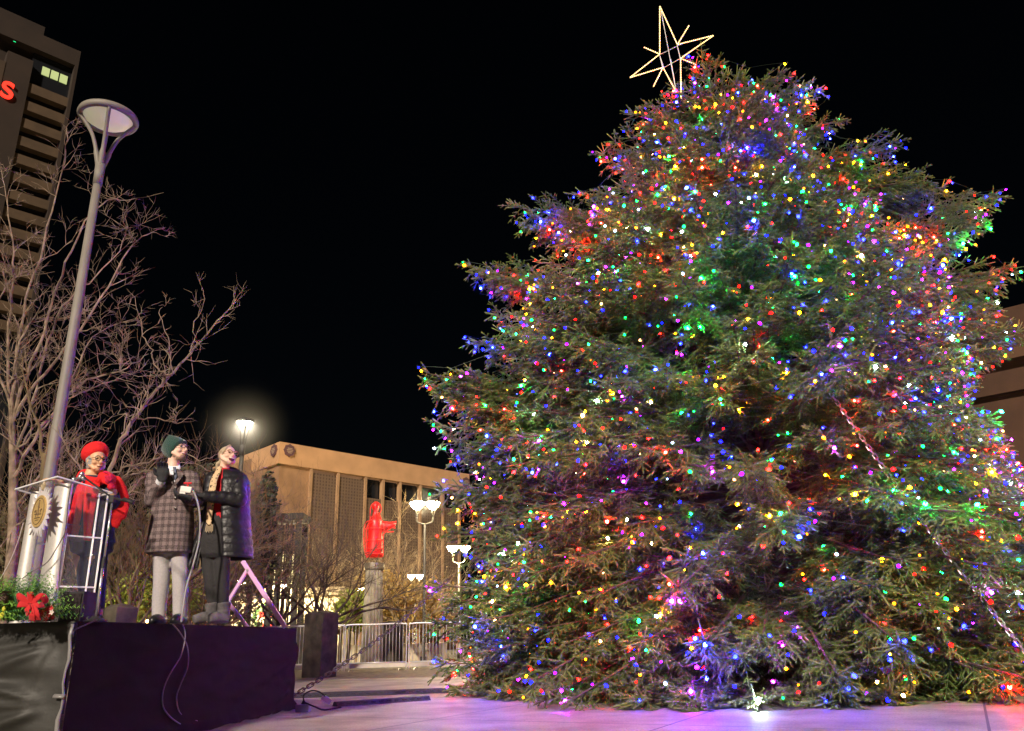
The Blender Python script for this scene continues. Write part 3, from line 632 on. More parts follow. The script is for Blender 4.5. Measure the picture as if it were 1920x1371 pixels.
# --- black trellis tower
ta = P(545, 972, 34); T0 = Vector((ta.x, 34, 0)); hT = ta.z; M_blk = mat('black timber', (.02, .015, .012), .7)
tr = thing('trellis_tower', 'black open lattice tower with a flat roof in front of the orange building', 'tower', T0)
wT = (P(571, 1000, 34).x - P(519, 1000, 34).x) / 2; f = MB()
for sx in (-1, 1):
    for sy in (-1, 1): g = MB(); g.box(T0.x + sx * wT * .92 - .09, T0.x + sx * wT * .92 + .09, 34 + sy * wT * .9 - .09, 34 + sy * wT * .9 + .09, 0, hT - .2); g.build('post', M_blk, tr)
g = MB(); g.bevbox(T0 + Vector((0, 0, hT - .02)), (wT * 1.22, 0, 0), (0, wT * 1.2, 0), (0, 0, .14), .03); g.build('roof', M_blk, tr)
g = MB()
for sy in (-1, 1):
    for k in range(-2, 3): g.box(T0.x + k * wT * .36 - .03, T0.x + k * wT * .36 + .03, 34 + sy * wT * .9 - .03, 34 + sy * wT * .9 + .03, .5, hT - .2)
    for k in range(1, 9): g.box(T0.x - wT * .9, T0.x + wT * .9, 34 + sy * wT * .9 - .05, 34 + sy * wT * .9 - .031, hT * k / 9, hT * k / 9 + .06)
g.build('lattice', M_blk, tr)

def glare_haze(c, r, dens):  # added scatter sphere imitating lens glare round a lit lamp; no real mist
    m = bpy.data.materials.new('thin mist'); m.use_nodes = True; t = m.node_tree; t.nodes.remove(t.nodes['Principled BSDF']); v = t.nodes.new('ShaderNodeVolumeScatter'); v.inputs['Anisotropy'].default_value = .55
    tc = t.nodes.new('ShaderNodeTexCoord'); ln = t.nodes.new('ShaderNodeVectorMath'); ln.operation = 'LENGTH'; t.links.new(tc.outputs['Object'], ln.inputs[0])
    mr = t.nodes.new('ShaderNodeMapRange'); mr.inputs[1].default_value = 0; mr.inputs[2].default_value = r * .95; mr.inputs[3].default_value = 1; mr.inputs[4].default_value = 0; t.links.new(ln.outputs['Value'], mr.inputs[0])
    pw_ = t.nodes.new('ShaderNodeMath'); pw_.operation = 'POWER'; pw_.inputs[1].default_value = 5.0; t.links.new(mr.outputs[0], pw_.inputs[0]); ml = t.nodes.new('ShaderNodeMath'); ml.operation = 'MULTIPLY'; ml.inputs[1].default_value = dens; t.links.new(pw_.outputs[0], ml.inputs[0])
    t.links.new(ml.outputs[0], v.inputs['Density']); t.links.new(v.outputs[0], t.nodes['Material Output'].inputs['Volume'])
    b = MB(); b.ell(c, (r, r, r), 20, 12); o = b.build('glare_mist', m, origin=c); return tag(o, kind='stuff')
glare_haze(Vector((L2.x, 30, L2.z - .25)), 2.6, .75)
L3 = P(797, 945, 30); glare_haze(L3, 1.5, .16)
# ================================================================ bare trees, shrubs
M_twig = mat('pale bare bark', (.30, .22, .155), .85, col2=(.12, .08, .055), nscale=5, bump=.3, bscale=30)
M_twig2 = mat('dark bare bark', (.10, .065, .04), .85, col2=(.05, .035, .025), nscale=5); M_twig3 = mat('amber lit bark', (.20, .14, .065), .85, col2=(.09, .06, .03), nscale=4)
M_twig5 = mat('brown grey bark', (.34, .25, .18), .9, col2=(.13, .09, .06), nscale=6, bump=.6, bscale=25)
def grow(mb, p, d, L, r, depth, rg, spread=.65, upb=.15, nseg=4, kids=(3, 5)):
    pts = [Vector(p)]; d = Vector(d).normalized(); rr = [r]
    for i in range(nseg):
        d = (d + Vector((rg.gauss(0, .16), rg.gauss(0, .16), rg.gauss(0, .16) + upb * .3))).normalized(); pts.append(pts[-1] + d * L / nseg); rr.append(r * (1 - .75 * (i + 1) / nseg))
    mb.tube(pts, rr, 4 if r < .02 else 6, cap=False)
    if depth <= 0: return
    for k in range(rg.randint(*kids)):
        t = rg.uniform(.2, 1); i = min(int(t * nseg), nseg - 1); q = pts[i].lerp(pts[i + 1], t * nseg - i); dd = (pts[i + 1] - pts[i]).normalized()
        ax = dd.orthogonal().normalized(); ax.rotate(Matrix.Rotation(rg.uniform(0, 2 * PI), 3, dd)); nd = (dd * (1 - spread * .4) + ax * spread + Vector((0, 0, upb))).normalized()
        grow(mb, q, nd, L * rg.uniform(.45, .72), max(r * .5 * (1 - .4 * t), .004), depth - 1, rg, spread, upb, nseg, kids)
def limb_px(mb, pts, Y, r0, r1, rg, twigs=14, tl=.5, up=.3, depth=1, dY=.5):
    W_ = [P(x, y, Y + rg.uniform(-dY, dY) * .5 * i / len(pts) + (i * .06)) for i, (x, y) in enumerate(pts)]; C_ = bez(W_, 4); n = len(C_)
    C_ = [c + Vector((rg.gauss(0, .012), rg.gauss(0, .02), rg.gauss(0, .012))) for c in C_]
    r0 *= .62; r1 *= .7; mb.tube(C_, [r0 + (r1 - r0) * i / (n - 1) for i in range(n)], 6, cap=False)
    for k in range(twigs):
        t = rg.uniform(.12, 1); i = min(int(t * (n - 1)), n - 2); d = (C_[i + 1] - C_[i]).normalized(); rot = Vector((rg.gauss(0, 1), rg.gauss(0, .7), rg.gauss(0, 1) + up * 2))
        grow(mb, C_[i], (d * .7 + rot.normalized()).normalized(), tl * rg.uniform(.5, 1.4), (r0 + (r1 - r0) * t) * .42 + .003, depth, rg, .7, up * .4, 4, (2, 4))
def tree_from_px(label, trunk, Y, r, limbs_, m, seed, name='bare_tree', **kw):
    rg = random.Random(seed); b0 = P(trunk[0][0], trunk[0][1], Y); B = Vector((b0.x, Y, 0)); t = thing(name, label, 'tree', B)
    f = MB(); W_ = [B] + [P(x, y, Y) for x, y in trunk[1:]]; C_ = bez(W_, 4); f.tube(C_, [r * (1 - .6 * i / (len(C_) - 1)) for i in range(len(C_))], 9, cap=False); f.build('trunk', m, t, smooth=True)
    f = MB()
    for l in limbs_: limb_px(f, l[0], Y, l[1], l[2], rg, **{**kw, **(l[3] if len(l) > 3 else {})})
    f.build('crown', m, t); return t
tree_from_px('bare pale tree behind the red hatted woman, one long limb reaching up right', [(172, 1160), (176, 1080), (190, 960), (200, 905)], 11.6, .075, [
    ([(200, 905), (215, 850), (240, 800), (285, 740), (322, 700), (357, 663), (400, 612), (428, 582), (440, 548)], .055, .008, dict(twigs=26, tl=.42)),
    ([(322, 705), (300, 695), (285, 670), (283, 652), (268, 632), (262, 600), (250, 550)], .022, .005, dict(twigs=8, tl=.25)),
    ([(322, 700), (318, 665), (318, 640), (303, 600), (300, 577)], .018, .005, dict(twigs=6, tl=.25)),
    ([(355, 665), (362, 640), (366, 605), (385, 560), (376, 540)], .016, .005, dict(twigs=7, tl=.25)),
    ([(258, 785), (262, 745), (280, 720), (280, 695)], .014, .004, dict(twigs=5, tl=.25)),
    ([(262, 785), (300, 785), (330, 793), (325, 770), (342, 762)], .018, .005, dict(twigs=8, tl=.25)),
    ([(230, 815), (240, 780), (222, 775), (228, 757)], .014, .004, dict(twigs=5, tl=.2)),
    ([(205, 890), (240, 875), (290, 862), (340, 850), (372, 862), (400, 858)], .024, .006, dict(twigs=14, tl=.35)),
    ([(203, 905), (250, 888), (300, 880), (352, 868), (400, 885)], .024, .006, dict(twigs=14, tl=.35)),
    ([(190, 960), (160, 900), (130, 850), (115, 800)], .03, .008, dict(twigs=14, tl=.4)),
    ([(190, 950), (240, 930), (270, 890), (310, 850), (345, 832)], .022, .005, dict(twigs=14, tl=.35)),
    ([(300, 575), (310, 572), (318, 560)], .006, .004, dict(twigs=2, tl=.15))], M_twig, 5, twigs=12, tl=.4)
tree_from_px('many stemmed bare pale tree at the left edge, its crown spreading past the tall lamp', [(20, 1165), (22, 1050), (25, 900), (22, 780)], 12.8, .11, [
    ([(22, 800), (45, 720), (75, 640), (100, 560), (135, 470), (190, 380), (240, 375), (308, 360)], .05, .006, dict(twigs=15)),
    ([(30, 780), (80, 700), (135, 640), (190, 560), (240, 470), (275, 440), (312, 428)], .045, .006, dict(twigs=15)),
    ([(25, 900), (80, 800), (140, 730), (190, 705), (235, 690), (278, 664)], .05, .006, dict(twigs=17)),
    ([(20, 870), (60, 760), (90, 640), (130, 560), (180, 520), (230, 455), (236, 420)], .04, .006, dict(twigs=17)),
    ([(20, 800), (30, 680), (48, 560), (80, 460), (110, 340), (128, 260), (118, 232)], .045, .005, dict(twigs=17)),
    ([(18, 780), (15, 640), (25, 520), (20, 430), (8, 350), (0, 300)], .04, .005, dict(twigs=17)),
    ([(22, 850), (60, 820), (110, 770), (160, 650), (215, 610), (252, 600)], .035, .005, dict(twigs=17)),
    ([(20, 760), (-20, 640), (10, 540), (60, 500), (140, 450)], .035, .006, dict(twigs=15)),
    ([(24, 950), (70, 900), (100, 850), (150, 820), (190, 800)], .035, .006, dict(twigs=17)),
    ([(22, 990), (60, 960), (110, 900), (130, 870)], .03, .006, dict(twigs=18)),
    ([(22, 900), (50, 820), (110, 760), (170, 730), (250, 700), (262, 680)], .03, .005, dict(twigs=15)),
    ([(18, 720), (40, 640), (70, 600), (150, 590), (215, 540)], .03, .005, dict(twigs=17))], M_twig5, 9, tl=.55, depth=2, dY=2.0, up=.25)
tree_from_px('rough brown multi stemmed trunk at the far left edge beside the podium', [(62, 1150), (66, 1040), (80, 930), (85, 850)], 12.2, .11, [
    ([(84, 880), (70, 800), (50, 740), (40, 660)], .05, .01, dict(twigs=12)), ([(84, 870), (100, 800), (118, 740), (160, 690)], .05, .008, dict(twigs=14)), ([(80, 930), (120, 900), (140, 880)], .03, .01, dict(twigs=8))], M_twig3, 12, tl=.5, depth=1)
def wild_tree(label, px, ybase, Y, h, m, seed, trunk_r=.08, n=7, spread=.8, lean=0, depth=3, group=None, name='bare_tree'):
    rg = random.Random(seed); a = P(px, 1200, Y); B = Vector((a.x, Y, 0)); t = thing(name, label, 'tree', B, group); f = MB(); th = h * .28
    f.tube([B, B + Vector((lean * .1, 0, th * .5)), B + Vector((lean * .3, 0, th))], [trunk_r, trunk_r * .8, trunk_r * .7], 8, cap=False); f.build('trunk', m, t, smooth=True); f = MB()
    for k in range(n):
        a_ = 2 * PI * k / n + rg.uniform(-.3, .3); d = Vector((math.cos(a_) * spread, math.sin(a_) * spread, rg.uniform(.5, 1.1))); grow(f, B + Vector((lean * .3, 0, th * rg.uniform(.75, 1))), d, h * rg.uniform(.5, .68), trunk_r * .5, depth, rg, .6, .12, 5, (4, 6))
    f.build('crown', m, t); return t
wild_tree('dark bare tree with crossing limbs behind the woman in the puffer coat', 520, 0, 26, 5.6, M_twig2, 21, .09, 9, .95)
wild_tree('dark bare tree leaning out above the big square pillar', 602, 0, 27, 5.4, M_twig2, 22, .10, 8, 1.0, depth=3)
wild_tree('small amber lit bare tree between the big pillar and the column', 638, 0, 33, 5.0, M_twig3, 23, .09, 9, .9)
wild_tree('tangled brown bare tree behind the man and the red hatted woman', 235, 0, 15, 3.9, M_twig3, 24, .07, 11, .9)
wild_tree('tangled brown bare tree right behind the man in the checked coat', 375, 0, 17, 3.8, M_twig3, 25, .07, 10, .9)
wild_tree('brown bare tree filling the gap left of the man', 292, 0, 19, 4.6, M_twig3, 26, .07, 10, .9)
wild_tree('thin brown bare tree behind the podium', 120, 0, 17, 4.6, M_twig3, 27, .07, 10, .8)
def leaf_mass(name, label, cat, c, r, n, size, m, seed, trunk=None, clumps=22, stem_m=None, group=None, flat=1.0):
    g = np.random.default_rng(seed); c = np.array(c, np.float32); r = np.array(r, np.float32)
    cc = g.normal(size=(clumps, 3)); cc /= np.linalg.norm(cc, axis=1, keepdims=True); cc *= (.35 + .6 * g.random((clumps, 1))); cr = .22 + .22 * g.random(clumps)
    k = g.integers(0, clumps, n); dd = g.normal(size=(n, 3)); dd /= np.linalg.norm(dd, axis=1, keepdims=True)
    q = (cc[k] + dd * (cr[k] * (.45 + .6 * g.random(n)))[:, None]) * r + c
    q[:, 2] = np.maximum(q[:, 2], .03)
    a = g.normal(size=(n, 3)); a /= np.linalg.norm(a, axis=1, keepdims=True); b_ = np.cross(a, g.normal(size=(n, 3))); b_ /= np.linalg.norm(b_, axis=1, keepdims=True)
    s = (size * (.6 + .8 * g.random(n)))[:, None]; V = np.empty((n * 4, 3), np.float32); V[0::4] = q - a * s; V[1::4] = q + b_ * s * .5; V[2::4] = q + a * s; V[3::4] = q - b_ * s * .5
    V[:, 2] = np.maximum(V[:, 2], .01)
    base = (float(c[0]), float(c[1]), 0.0); t = thing(name, label, cat, base, group)
    npmesh('crown' if trunk else 'foliage', V - np.array(base, np.float32), np.arange(n * 4), 4, [m], t)
    f = MB(); tb = Vector(base); cz = float(c[2]); rg = random.Random(seed)
    if trunk:
        f.tube([tb, tb + Vector((.05, 0, cz * .5)), tb + Vector((0, 0, cz))], [trunk, trunk * .8, trunk * .5], 8); f.build('trunk', stem_m or M_twig2, t, smooth=True)
    else:
        for i in range(9): f.tube([tb + Vector((rg.uniform(-.1, .1), rg.uniform(-.1, .1), 0)), tb + Vector((rg.uniform(-.6, .6) * float(r[0]), rg.uniform(-.5, .5) * float(r[1]), cz))], [.02, .008], 5)
        f.build('stems', stem_m or M_twig2, t)
    return t
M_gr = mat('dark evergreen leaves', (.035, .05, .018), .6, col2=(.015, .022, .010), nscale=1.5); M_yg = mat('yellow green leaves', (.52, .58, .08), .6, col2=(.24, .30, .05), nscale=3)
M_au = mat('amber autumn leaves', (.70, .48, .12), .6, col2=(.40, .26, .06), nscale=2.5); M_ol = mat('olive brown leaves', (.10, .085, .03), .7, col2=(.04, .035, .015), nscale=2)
def lm(name, label, cat, px, py, Y, r, n, size, m, seed, **k): a = P(px, py, Y); return leaf_mass(name, label, cat, (a.x, Y, a.z), r, n, size, m, seed, **k)
lm('evergreen_tree', 'dark evergreen tree rising behind the woman in the puffer coat', 'tree', 474, 1000, 24, (.8, .8, 1.75), 9000, .085, M_gr, 31, trunk=.12, clumps=34)
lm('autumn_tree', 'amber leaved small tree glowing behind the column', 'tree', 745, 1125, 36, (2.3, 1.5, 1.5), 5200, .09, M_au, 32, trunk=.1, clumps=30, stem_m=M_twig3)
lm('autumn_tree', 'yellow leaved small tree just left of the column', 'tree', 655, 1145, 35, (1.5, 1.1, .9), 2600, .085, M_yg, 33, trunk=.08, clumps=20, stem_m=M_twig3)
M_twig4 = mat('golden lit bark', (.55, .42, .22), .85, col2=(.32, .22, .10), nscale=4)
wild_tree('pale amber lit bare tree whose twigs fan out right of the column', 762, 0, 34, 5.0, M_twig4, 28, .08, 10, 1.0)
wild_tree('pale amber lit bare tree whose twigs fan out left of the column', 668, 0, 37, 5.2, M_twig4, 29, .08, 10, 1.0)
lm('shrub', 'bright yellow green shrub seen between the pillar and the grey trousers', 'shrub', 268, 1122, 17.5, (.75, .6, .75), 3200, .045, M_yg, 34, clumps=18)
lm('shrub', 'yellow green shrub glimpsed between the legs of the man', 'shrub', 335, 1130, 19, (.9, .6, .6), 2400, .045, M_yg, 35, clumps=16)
lm('shrub', 'dim olive hedge behind the podium and the red hatted woman', 'hedge', 150, 1080, 21, (3.2, 1.0, 2.1), 9000, .07, M_ol, 36, clumps=50)
lm('shrub', 'dim olive hedge behind the two people holding the switch', 'hedge', 360, 1075, 23, (2.9, 1.0, 2.2), 9000, .07, M_ol, 37, clumps=50)
lm('shrub', 'dark olive bush at the left edge behind the flowers', 'hedge', 10, 1080, 18, (2.0, 1.0, 2.2), 6000, .07, M_ol, 38, clumps=40)
lm('evergreen_tree', 'dark leafy tree behind the man and the street lamp', 'tree', 395, 960, 32, (2.0, 1.6, 2.0), 8000, .12, M_gr, 39, trunk=.12, clumps=40)

# fallen needles and scraps on the paving round the spruce
g = np.random.default_rng(5); n = 2600; a = g.uniform(PI * 1.0, PI * 2.0, n); rr = 5.3 + np.abs(g.normal(size=n)) * .75; px_ = AX.x + rr * np.cos(a); py_ = AX.y + rr * np.sin(a); th = g.uniform(0, PI, n); ln = g.uniform(.012, .035, n); V = np.zeros((n * 3, 3), np.float32)
V[0::3, 0] = px_ - np.cos(th) * ln; V[0::3, 1] = py_ - np.sin(th) * ln; V[1::3, 0] = px_ + np.cos(th) * ln; V[1::3, 1] = py_ + np.sin(th) * ln; V[2::3, 0] = px_ + np.sin(th) * .006; V[2::3, 1] = py_ - np.cos(th) * .006; V[:, 2] = .006
tag(npmesh('fallen_needles', V, np.arange(n * 3), 3, [mat('dry needles', (.07, .05, .02), .9)]), 'fallen spruce needles scattered on the paving round the tree', 'needles', kind='stuff')
# ================================================================ ground
def ground_mat():
    m = bpy.data.materials.new('plaza concrete'); m.use_nodes = True; t = m.node_tree; b = t.nodes['Principled BSDF']; L = t.links.new
    g = t.nodes.new('ShaderNodeNewGeometry'); mp = t.nodes.new('ShaderNodeMapping'); mp.inputs['Rotation'].default_value = (0, 0, rad(28)); L(g.outputs['Position'], mp.inputs['Vector'])
    br = t.nodes.new('ShaderNodeTexBrick'); br.offset = 0; br.inputs['Scale'].default_value = 1; br.inputs['Brick Width'].default_value = 2.6; br.inputs['Row Height'].default_value = 2.6
    br.inputs['Mortar Size'].default_value = .014; br.inputs['Mortar Smooth'].default_value = .3; L(mp.outputs[0], br.inputs['Vector'])
    n1 = t.nodes.new('ShaderNodeTexNoise'); n1.inputs['Scale'].default_value = 1.1; n1.inputs['Detail'].default_value = 7; n1.inputs['Roughness'].default_value = .65; L(g.outputs['Position'], n1.inputs['Vector'])
    n2 = t.nodes.new('ShaderNodeTexNoise'); n2.inputs['Scale'].default_value = 45; n2.inputs['Detail'].default_value = 4; L(g.outputs['Position'], n2.inputs['Vector'])
    r = t.nodes.new('ShaderNodeValToRGB'); r.color_ramp.elements[0].color = (.15, .13, .09, 1); r.color_ramp.elements[1].color = (.46, .41, .28, 1); r.color_ramp.elements[0].position = .3; r.color_ramp.elements[1].position = .7
    L(n1.outputs[0], r.inputs[0])
    mx = t.nodes.new('ShaderNodeMix'); mx.data_type = 'RGBA'; mx.blend_type = 'MULTIPLY'; mx.inputs[0].default_value = .55; L(r.outputs[0], mx.inputs[6])
    r2 = t.nodes.new('ShaderNodeValToRGB'); r2.color_ramp.elements[0].color = (.35, .35, .35, 1); r2.color_ramp.elements[0].position = .33; r2.color_ramp.elements[1].position = .6; L(n2.outputs[0], r2.inputs[0]); L(r2.outputs[0], mx.inputs[7])
    m2 = t.nodes.new('ShaderNodeMix'); m2.data_type = 'RGBA'; L(br.outputs['Fac'], m2.inputs[0]); L(mx.outputs[2], m2.inputs[6]); m2.inputs[7].default_value = (.04, .03, .03, 1)
    L(m2.outputs[2], b.inputs['Base Color']); b.inputs['Roughness'].default_value = .62
    bp = t.nodes.new('ShaderNodeBump'); bp.inputs['Strength'].default_value = .35; bp.inputs['Distance'].default_value = .01; L(n2.outputs[0], bp.inputs['Height']); L(bp.outputs[0], b.inputs['Normal'])
    return m
def sheet(name, x0, x1, y0, y1, z, m):
    b = MB(); b.add([(x0, y0, z), (x1, y0, z), (x1, y1, z), (x0, y1, z)], [(0, 1, 2, 3)]); return tag(b.build(name, m), kind='structure')
sheet('ground', -400, 400, -60, 700, 0, ground_mat())
# ================================================================ people
M_skin = mat('light skin', (.78, .50, .39), .5, noise=.06, nscale=20); M_skin2 = mat('warm tan skin', (.66, .38, .22), .5, noise=.06, nscale=20)
M_blk_g = mat('black glove knit', (.022, .022, .026), .8, bump=.4, bscale=120); M_shoe = mat('black shoe leather', (.015, .015, .017), .3)
M_lens = mat('dark glasses frame', (.03, .015, .01), .35); M_eye = mat('eye', (.03, .02, .015), .2); M_white = mat('white shirt cotton', (.75, .76, .82), .7)
M_teeth = mat('teeth', (.8, .75, .68), .3); M_mouth = mat('open mouth', (.16, .02, .02), .5); M_lip = mat('lips', (.45, .12, .10), .5)
def hframe(f, tilt=0.0, roll=0.0):
    f = Vector(f).normalized(); r = f.cross(Vector((0, 0, 1))).normalized(); u = r.cross(f); return r, f, u
def head_body(mb, c, fr, s=1.0, jaw=1.0):
    r, f, u = fr; M3 = Matrix((r, f, u)).transposed()
    def e(x, y, z, a, b, c_): mb.ell(c + r * x * s + f * y * s + u * z * s, (a * s, b * s, c_ * s), 16, 11, M3)
    e(0, -.012, .035, .076, .094, .088); e(0, .022, -.012, .068, .076, .09); e(0, .052, -.078, .044 * jaw, .042, .036); e(0, .02, -.062, .056 * jaw, .06, .044)
    e(0, .097, .036, .052, .010, .012)                      # brow ridge
    for sx in (-1, 1):
        e(sx * .040, .076, -.022, .024, .02, .02); e(sx * .078, .0, -.008, .011, .02, .031)      # cheeks, ears
        mb.tube([c + (r * sx * .072 + f * .012 + u * -.035) * s, c + (r * sx * .03 + f * .075 + u * -.088) * s], .017 * s, 8)
    mb.tube([c + (f * .100 + u * .030) * s, c + (f * .113 + u * .0) * s, c + (f * .125 + u * -.022) * s, c + (f * .105 + u * -.034) * s], [.010 * s, .012 * s, .0165 * s, .010 * s], 8)
    for sx in (-1, 1): e(sx * .012, .104, -.027, .010, .011, .008)
    e(0, .094, -.052, .026, .012, .007); e(0, .091, -.064, .022, .012, .008)
def face_bits(parent, c, fr, s=1.0, laugh=0.0, glasses=True, gm=None, brow=None, round_=False):
    r, f, u = fr
    def q(x, y, z): return c + (r * x + f * y + u * z) * s
    M3 = Matrix((r, f, u)).transposed()
    b = MB()
    for sx in (-1, 1): b.ell(q(sx * .032, .089, .016), (.014 * s, .008 * s, .0065 * s), 10, 6, M3)
    b.build('eyes', M_eye, parent, smooth=True)
    b = MB()
    for sx in (-1, 1): b.tube([q(sx * .016, .103, .036), q(sx * .034, .101, .042), q(sx * .052, .086, .036)], .004 * s, 5)
    b.build('eyebrows', brow or M_lens, parent)
    b = MB(); m_ = MB(); w_ = .026 + .008 * laugh; h_ = .004 + .016 * laugh
    b.ell(q(0, .094, -.058), (w_ * s, .012 * s, h_ * s), 12, 8, M3); mo = b.build('mouth', M_mouth if laugh else M_lip, parent, smooth=True)
    if laugh:
        m_.ell(q(0, .099, -.058 + h_ * .55), (w_ * .8 * s, .011 * s, h_ * .38 * s), 10, 6, M3); m_.build('teeth', M_teeth, mo, smooth=True)
    if glasses:
        b = MB(); n = 14
        for sx in (-1, 1):
            cx = q(sx * .034, .118, .014); pts = [cx + (r * math.cos(2 * PI * k / n) * (.026 if not round_ else .025) + u * math.sin(2 * PI * k / n) * (.018 if not round_ else .024)) * s for k in range(n + 1)]
            b.tube(pts, .0032 * s, 5, cap=False); b.tube([q(sx * .060, .115, .018), q(sx * .079, .06, .016), q(sx * .080, .0, .012)], .003 * s, 5)
        b.tube([q(-.009, .122, .018), q(.009, .122, .018)], .0028 * s, 5); b.build('glasses', gm or M_lens, parent)
def hand(mb, wrist, d, palm_n, s=1.0, curl=.5, thumb_side=1, splay=.12, t=1.0):
    """palm and five bent fingers; d = direction of the hand, palm_n = palm normal"""
    d = Vector(d).normalized(); nrm = Vector(palm_n); nrm = (nrm - d * nrm.dot(d)).normalized(); sd = d.cross(nrm) * thumb_side; W0 = Vector(wrist)
    mb.tube([W0 - d * .03 * s, W0 + d * .01 * s, W0 + d * .05 * s, W0 + d * .085 * s], [(.021 * s * t, .027 * s * t), (.017 * s * t, .034 * s * t), (.017 * s * t, .042 * s * t), (.012 * s * t, .040 * s * t)], 10, flat=nrm)
    for k, (o, L) in enumerate(((.031, .070), (.010, .080), (-.011, .074), (-.031, .058))):
        p = W0 + d * .082 * s + sd * o * s; dd = (d + sd * splay * (1 - k * .66)).normalized(); pts = [p - d * .02 * s, p]; L *= s
        for j, fr_ in enumerate((.42, .33, .25)):
            dd = (dd * math.cos(curl * .9) + nrm * math.sin(curl * .9)).normalized() if True else dd
            pts.append(pts[-1] + dd * L * fr_)
        mb.tube(pts, [.0095 * s * t, .0098 * s * t, .009 * s * t, .0082 * s * t, .006 * s * t], 7)
    p = W0 + d * .022 * s + sd * .032 * s; dd = (d * .65 + sd * .8 + nrm * .25).normalized(); d2 = (d * .85 + sd * .25 + nrm * .5 * curl).normalized()
    mb.tube([p - sd * .015 * s, p + dd * .032 * s, p + dd * .032 * s + d2 * .03 * s, p + dd * .032 * s + (d2 + nrm * curl * .4).normalized() * .052 * s], [.014 * s * t, .012 * s * t, .0105 * s * t, .007 * s * t], 7)
def oring(c, rx, ry, yaw=0.0, n=20, sq=2.0, z=None):
    c = Vector(c); out = []
    for j in range(n):
        a = 2 * PI * j / n; ca, sa = math.cos(a), math.sin(a); x = rx * math.copysign(abs(ca) ** (2 / sq), ca); y = ry * math.copysign(abs(sa) ** (2 / sq), sa)
        out.append(c + Vector((x * math.cos(yaw) - y * math.sin(yaw), x * math.sin(yaw) + y * math.cos(yaw), 0)))
    return out
def body_rings(mb, rows, yaw=0, n=20, sq=2.2): mb.rings([oring(c, rx, ry, yaw, n, sq) for c, rx, ry in rows])
def lin(a, b, t): return Vector(a).lerp(Vector(b), t)
STZ = 1.0
# ---- the man in the checked coat
Ym = 7.9
def m_(x, y, d=0.0): return P(x, y, Ym + d)
foot = m_(318, 1166); foot.z = STZ; man = thing('person', 'man in a green knit hat, checked overcoat and grey trousers raising a gloved hand', 'person', foot)
hc = m_(331, 845); fr = hframe((.93, -.36, .12)); nk = m_(325, 880)
b = MB(); head_body(b, hc, fr); b.tube([hc + fr[2] * -.05 - fr[1] * .02, m_(325, 866, .01), m_(324, 882, .01), m_(324, 895, .01)], [.056, .056, .062, .08], 14)
body_rings(b, [(m_(324, 889), .08, .07), (m_(324, 897), .16, .09), (m_(323, 910), .19, .11), (m_(323, 940), .17, .11), (m_(322, 975), .145, .10), (m_(321, 1005), .165, .11), (m_(320, 1022), .15, .10), (m_(320, 1030), .10, .08)])
for hx, kx, ax in ((306, 304, 299), (336, 339, 337)):
    b.tube([m_(hx, 1025), m_(hx, 1050), m_(kx, 1095, -.02), m_(ax, 1130), m_(ax, 1158)], [.074, .072, .052, .046, .034], 14)
    b.tube([m_(ax, 1150), Vector((m_(ax, 1160).x, Ym, STZ + .06)), Vector((m_(ax, 1160).x + .01, Ym - .16, STZ + .035))], [.04, .042, .03], 10)
sL, eL, wL = m_(290, 895), m_(285, 940, -.06), m_(304, 897, -.24); sR, eR, wR = m_(358, 897), m_(371, 938, -.02), m_(353, 934, -.28)
b.tube([lin(sL, sR, .2), sL, lin(sL, eL, .5), eL, lin(eL, wL, .5), wL], [.06, .058, .05, .043, .04, .028], 12); b.tube([lin(sR, sL, .2), sR, lin(sR, eR, .5), eR, lin(eR, wR, .5), wR], [.06, .058, .05, .043, .04, .028], 12)

o = b.build('body', M_skin, man); remesh(o, .0075, 2)
face_bits(man, hc, fr, 1.0, .25, True)
b = MB(); r_, f_, u_ = fr; M3 = Matrix((r_, f_, u_)).transposed()     # stubble beard along the jaw
b.ell(hc + f_ * .055 - u_ * .082, (.049, .045, .034), 14, 9, M3); b.ell(hc + f_ * .022 - u_ * .062, (.0625, .058, .036), 14, 9, M3)
b.build('beard', mat('short greying beard', (.36, .22, .16), .9, noise=.25, nscale=60), man, smooth=True)
# knit hat, slouching up and back
M_hat = mat('dark green knit', (.012, .055, .045), .9, bump=.6, bscale=90, sheen=.3)
b = MB(); ax_ = (m_(298, 828) - m_(330, 842)).normalized(); tp = m_(296, 826)
rim_c = hc - u_ * .002 + f_ * .022; axn = (u_ * .58 - f_ * .82).normalized(); sdr = r_; fwd_ = sdr.cross(axn).normalized() * -1
def hring(c, a, bb, n=22): return [c + sdr * a * math.cos(2 * PI * k / n) + fwd_ * bb * math.sin(2 * PI * k / n) for k in range(n)]
b.rings([hring(rim_c - axn * .012, .088, .114), hring(rim_c, .096, .120), hring(rim_c + axn * .055, .096, .118), hring(rim_c + axn * .11, .086, .114), hring(rim_c + axn * .16, .06, .10), hring(rim_c + axn * .20, .03, .092), hring(rim_c + axn * .212, .012, .085)])
hat = b.build('knit_hat', M_hat, man, smooth=True)
b = MB(); pc = rim_c + fwd_ * .112 + axn * .0 ; b.boxx(pc + f_ * .004, sdr * .012, axn * .018, fwd_ * .003); b.build('label_patch', mat('pale hat patch', (.6, .62, .66), .6), hat)
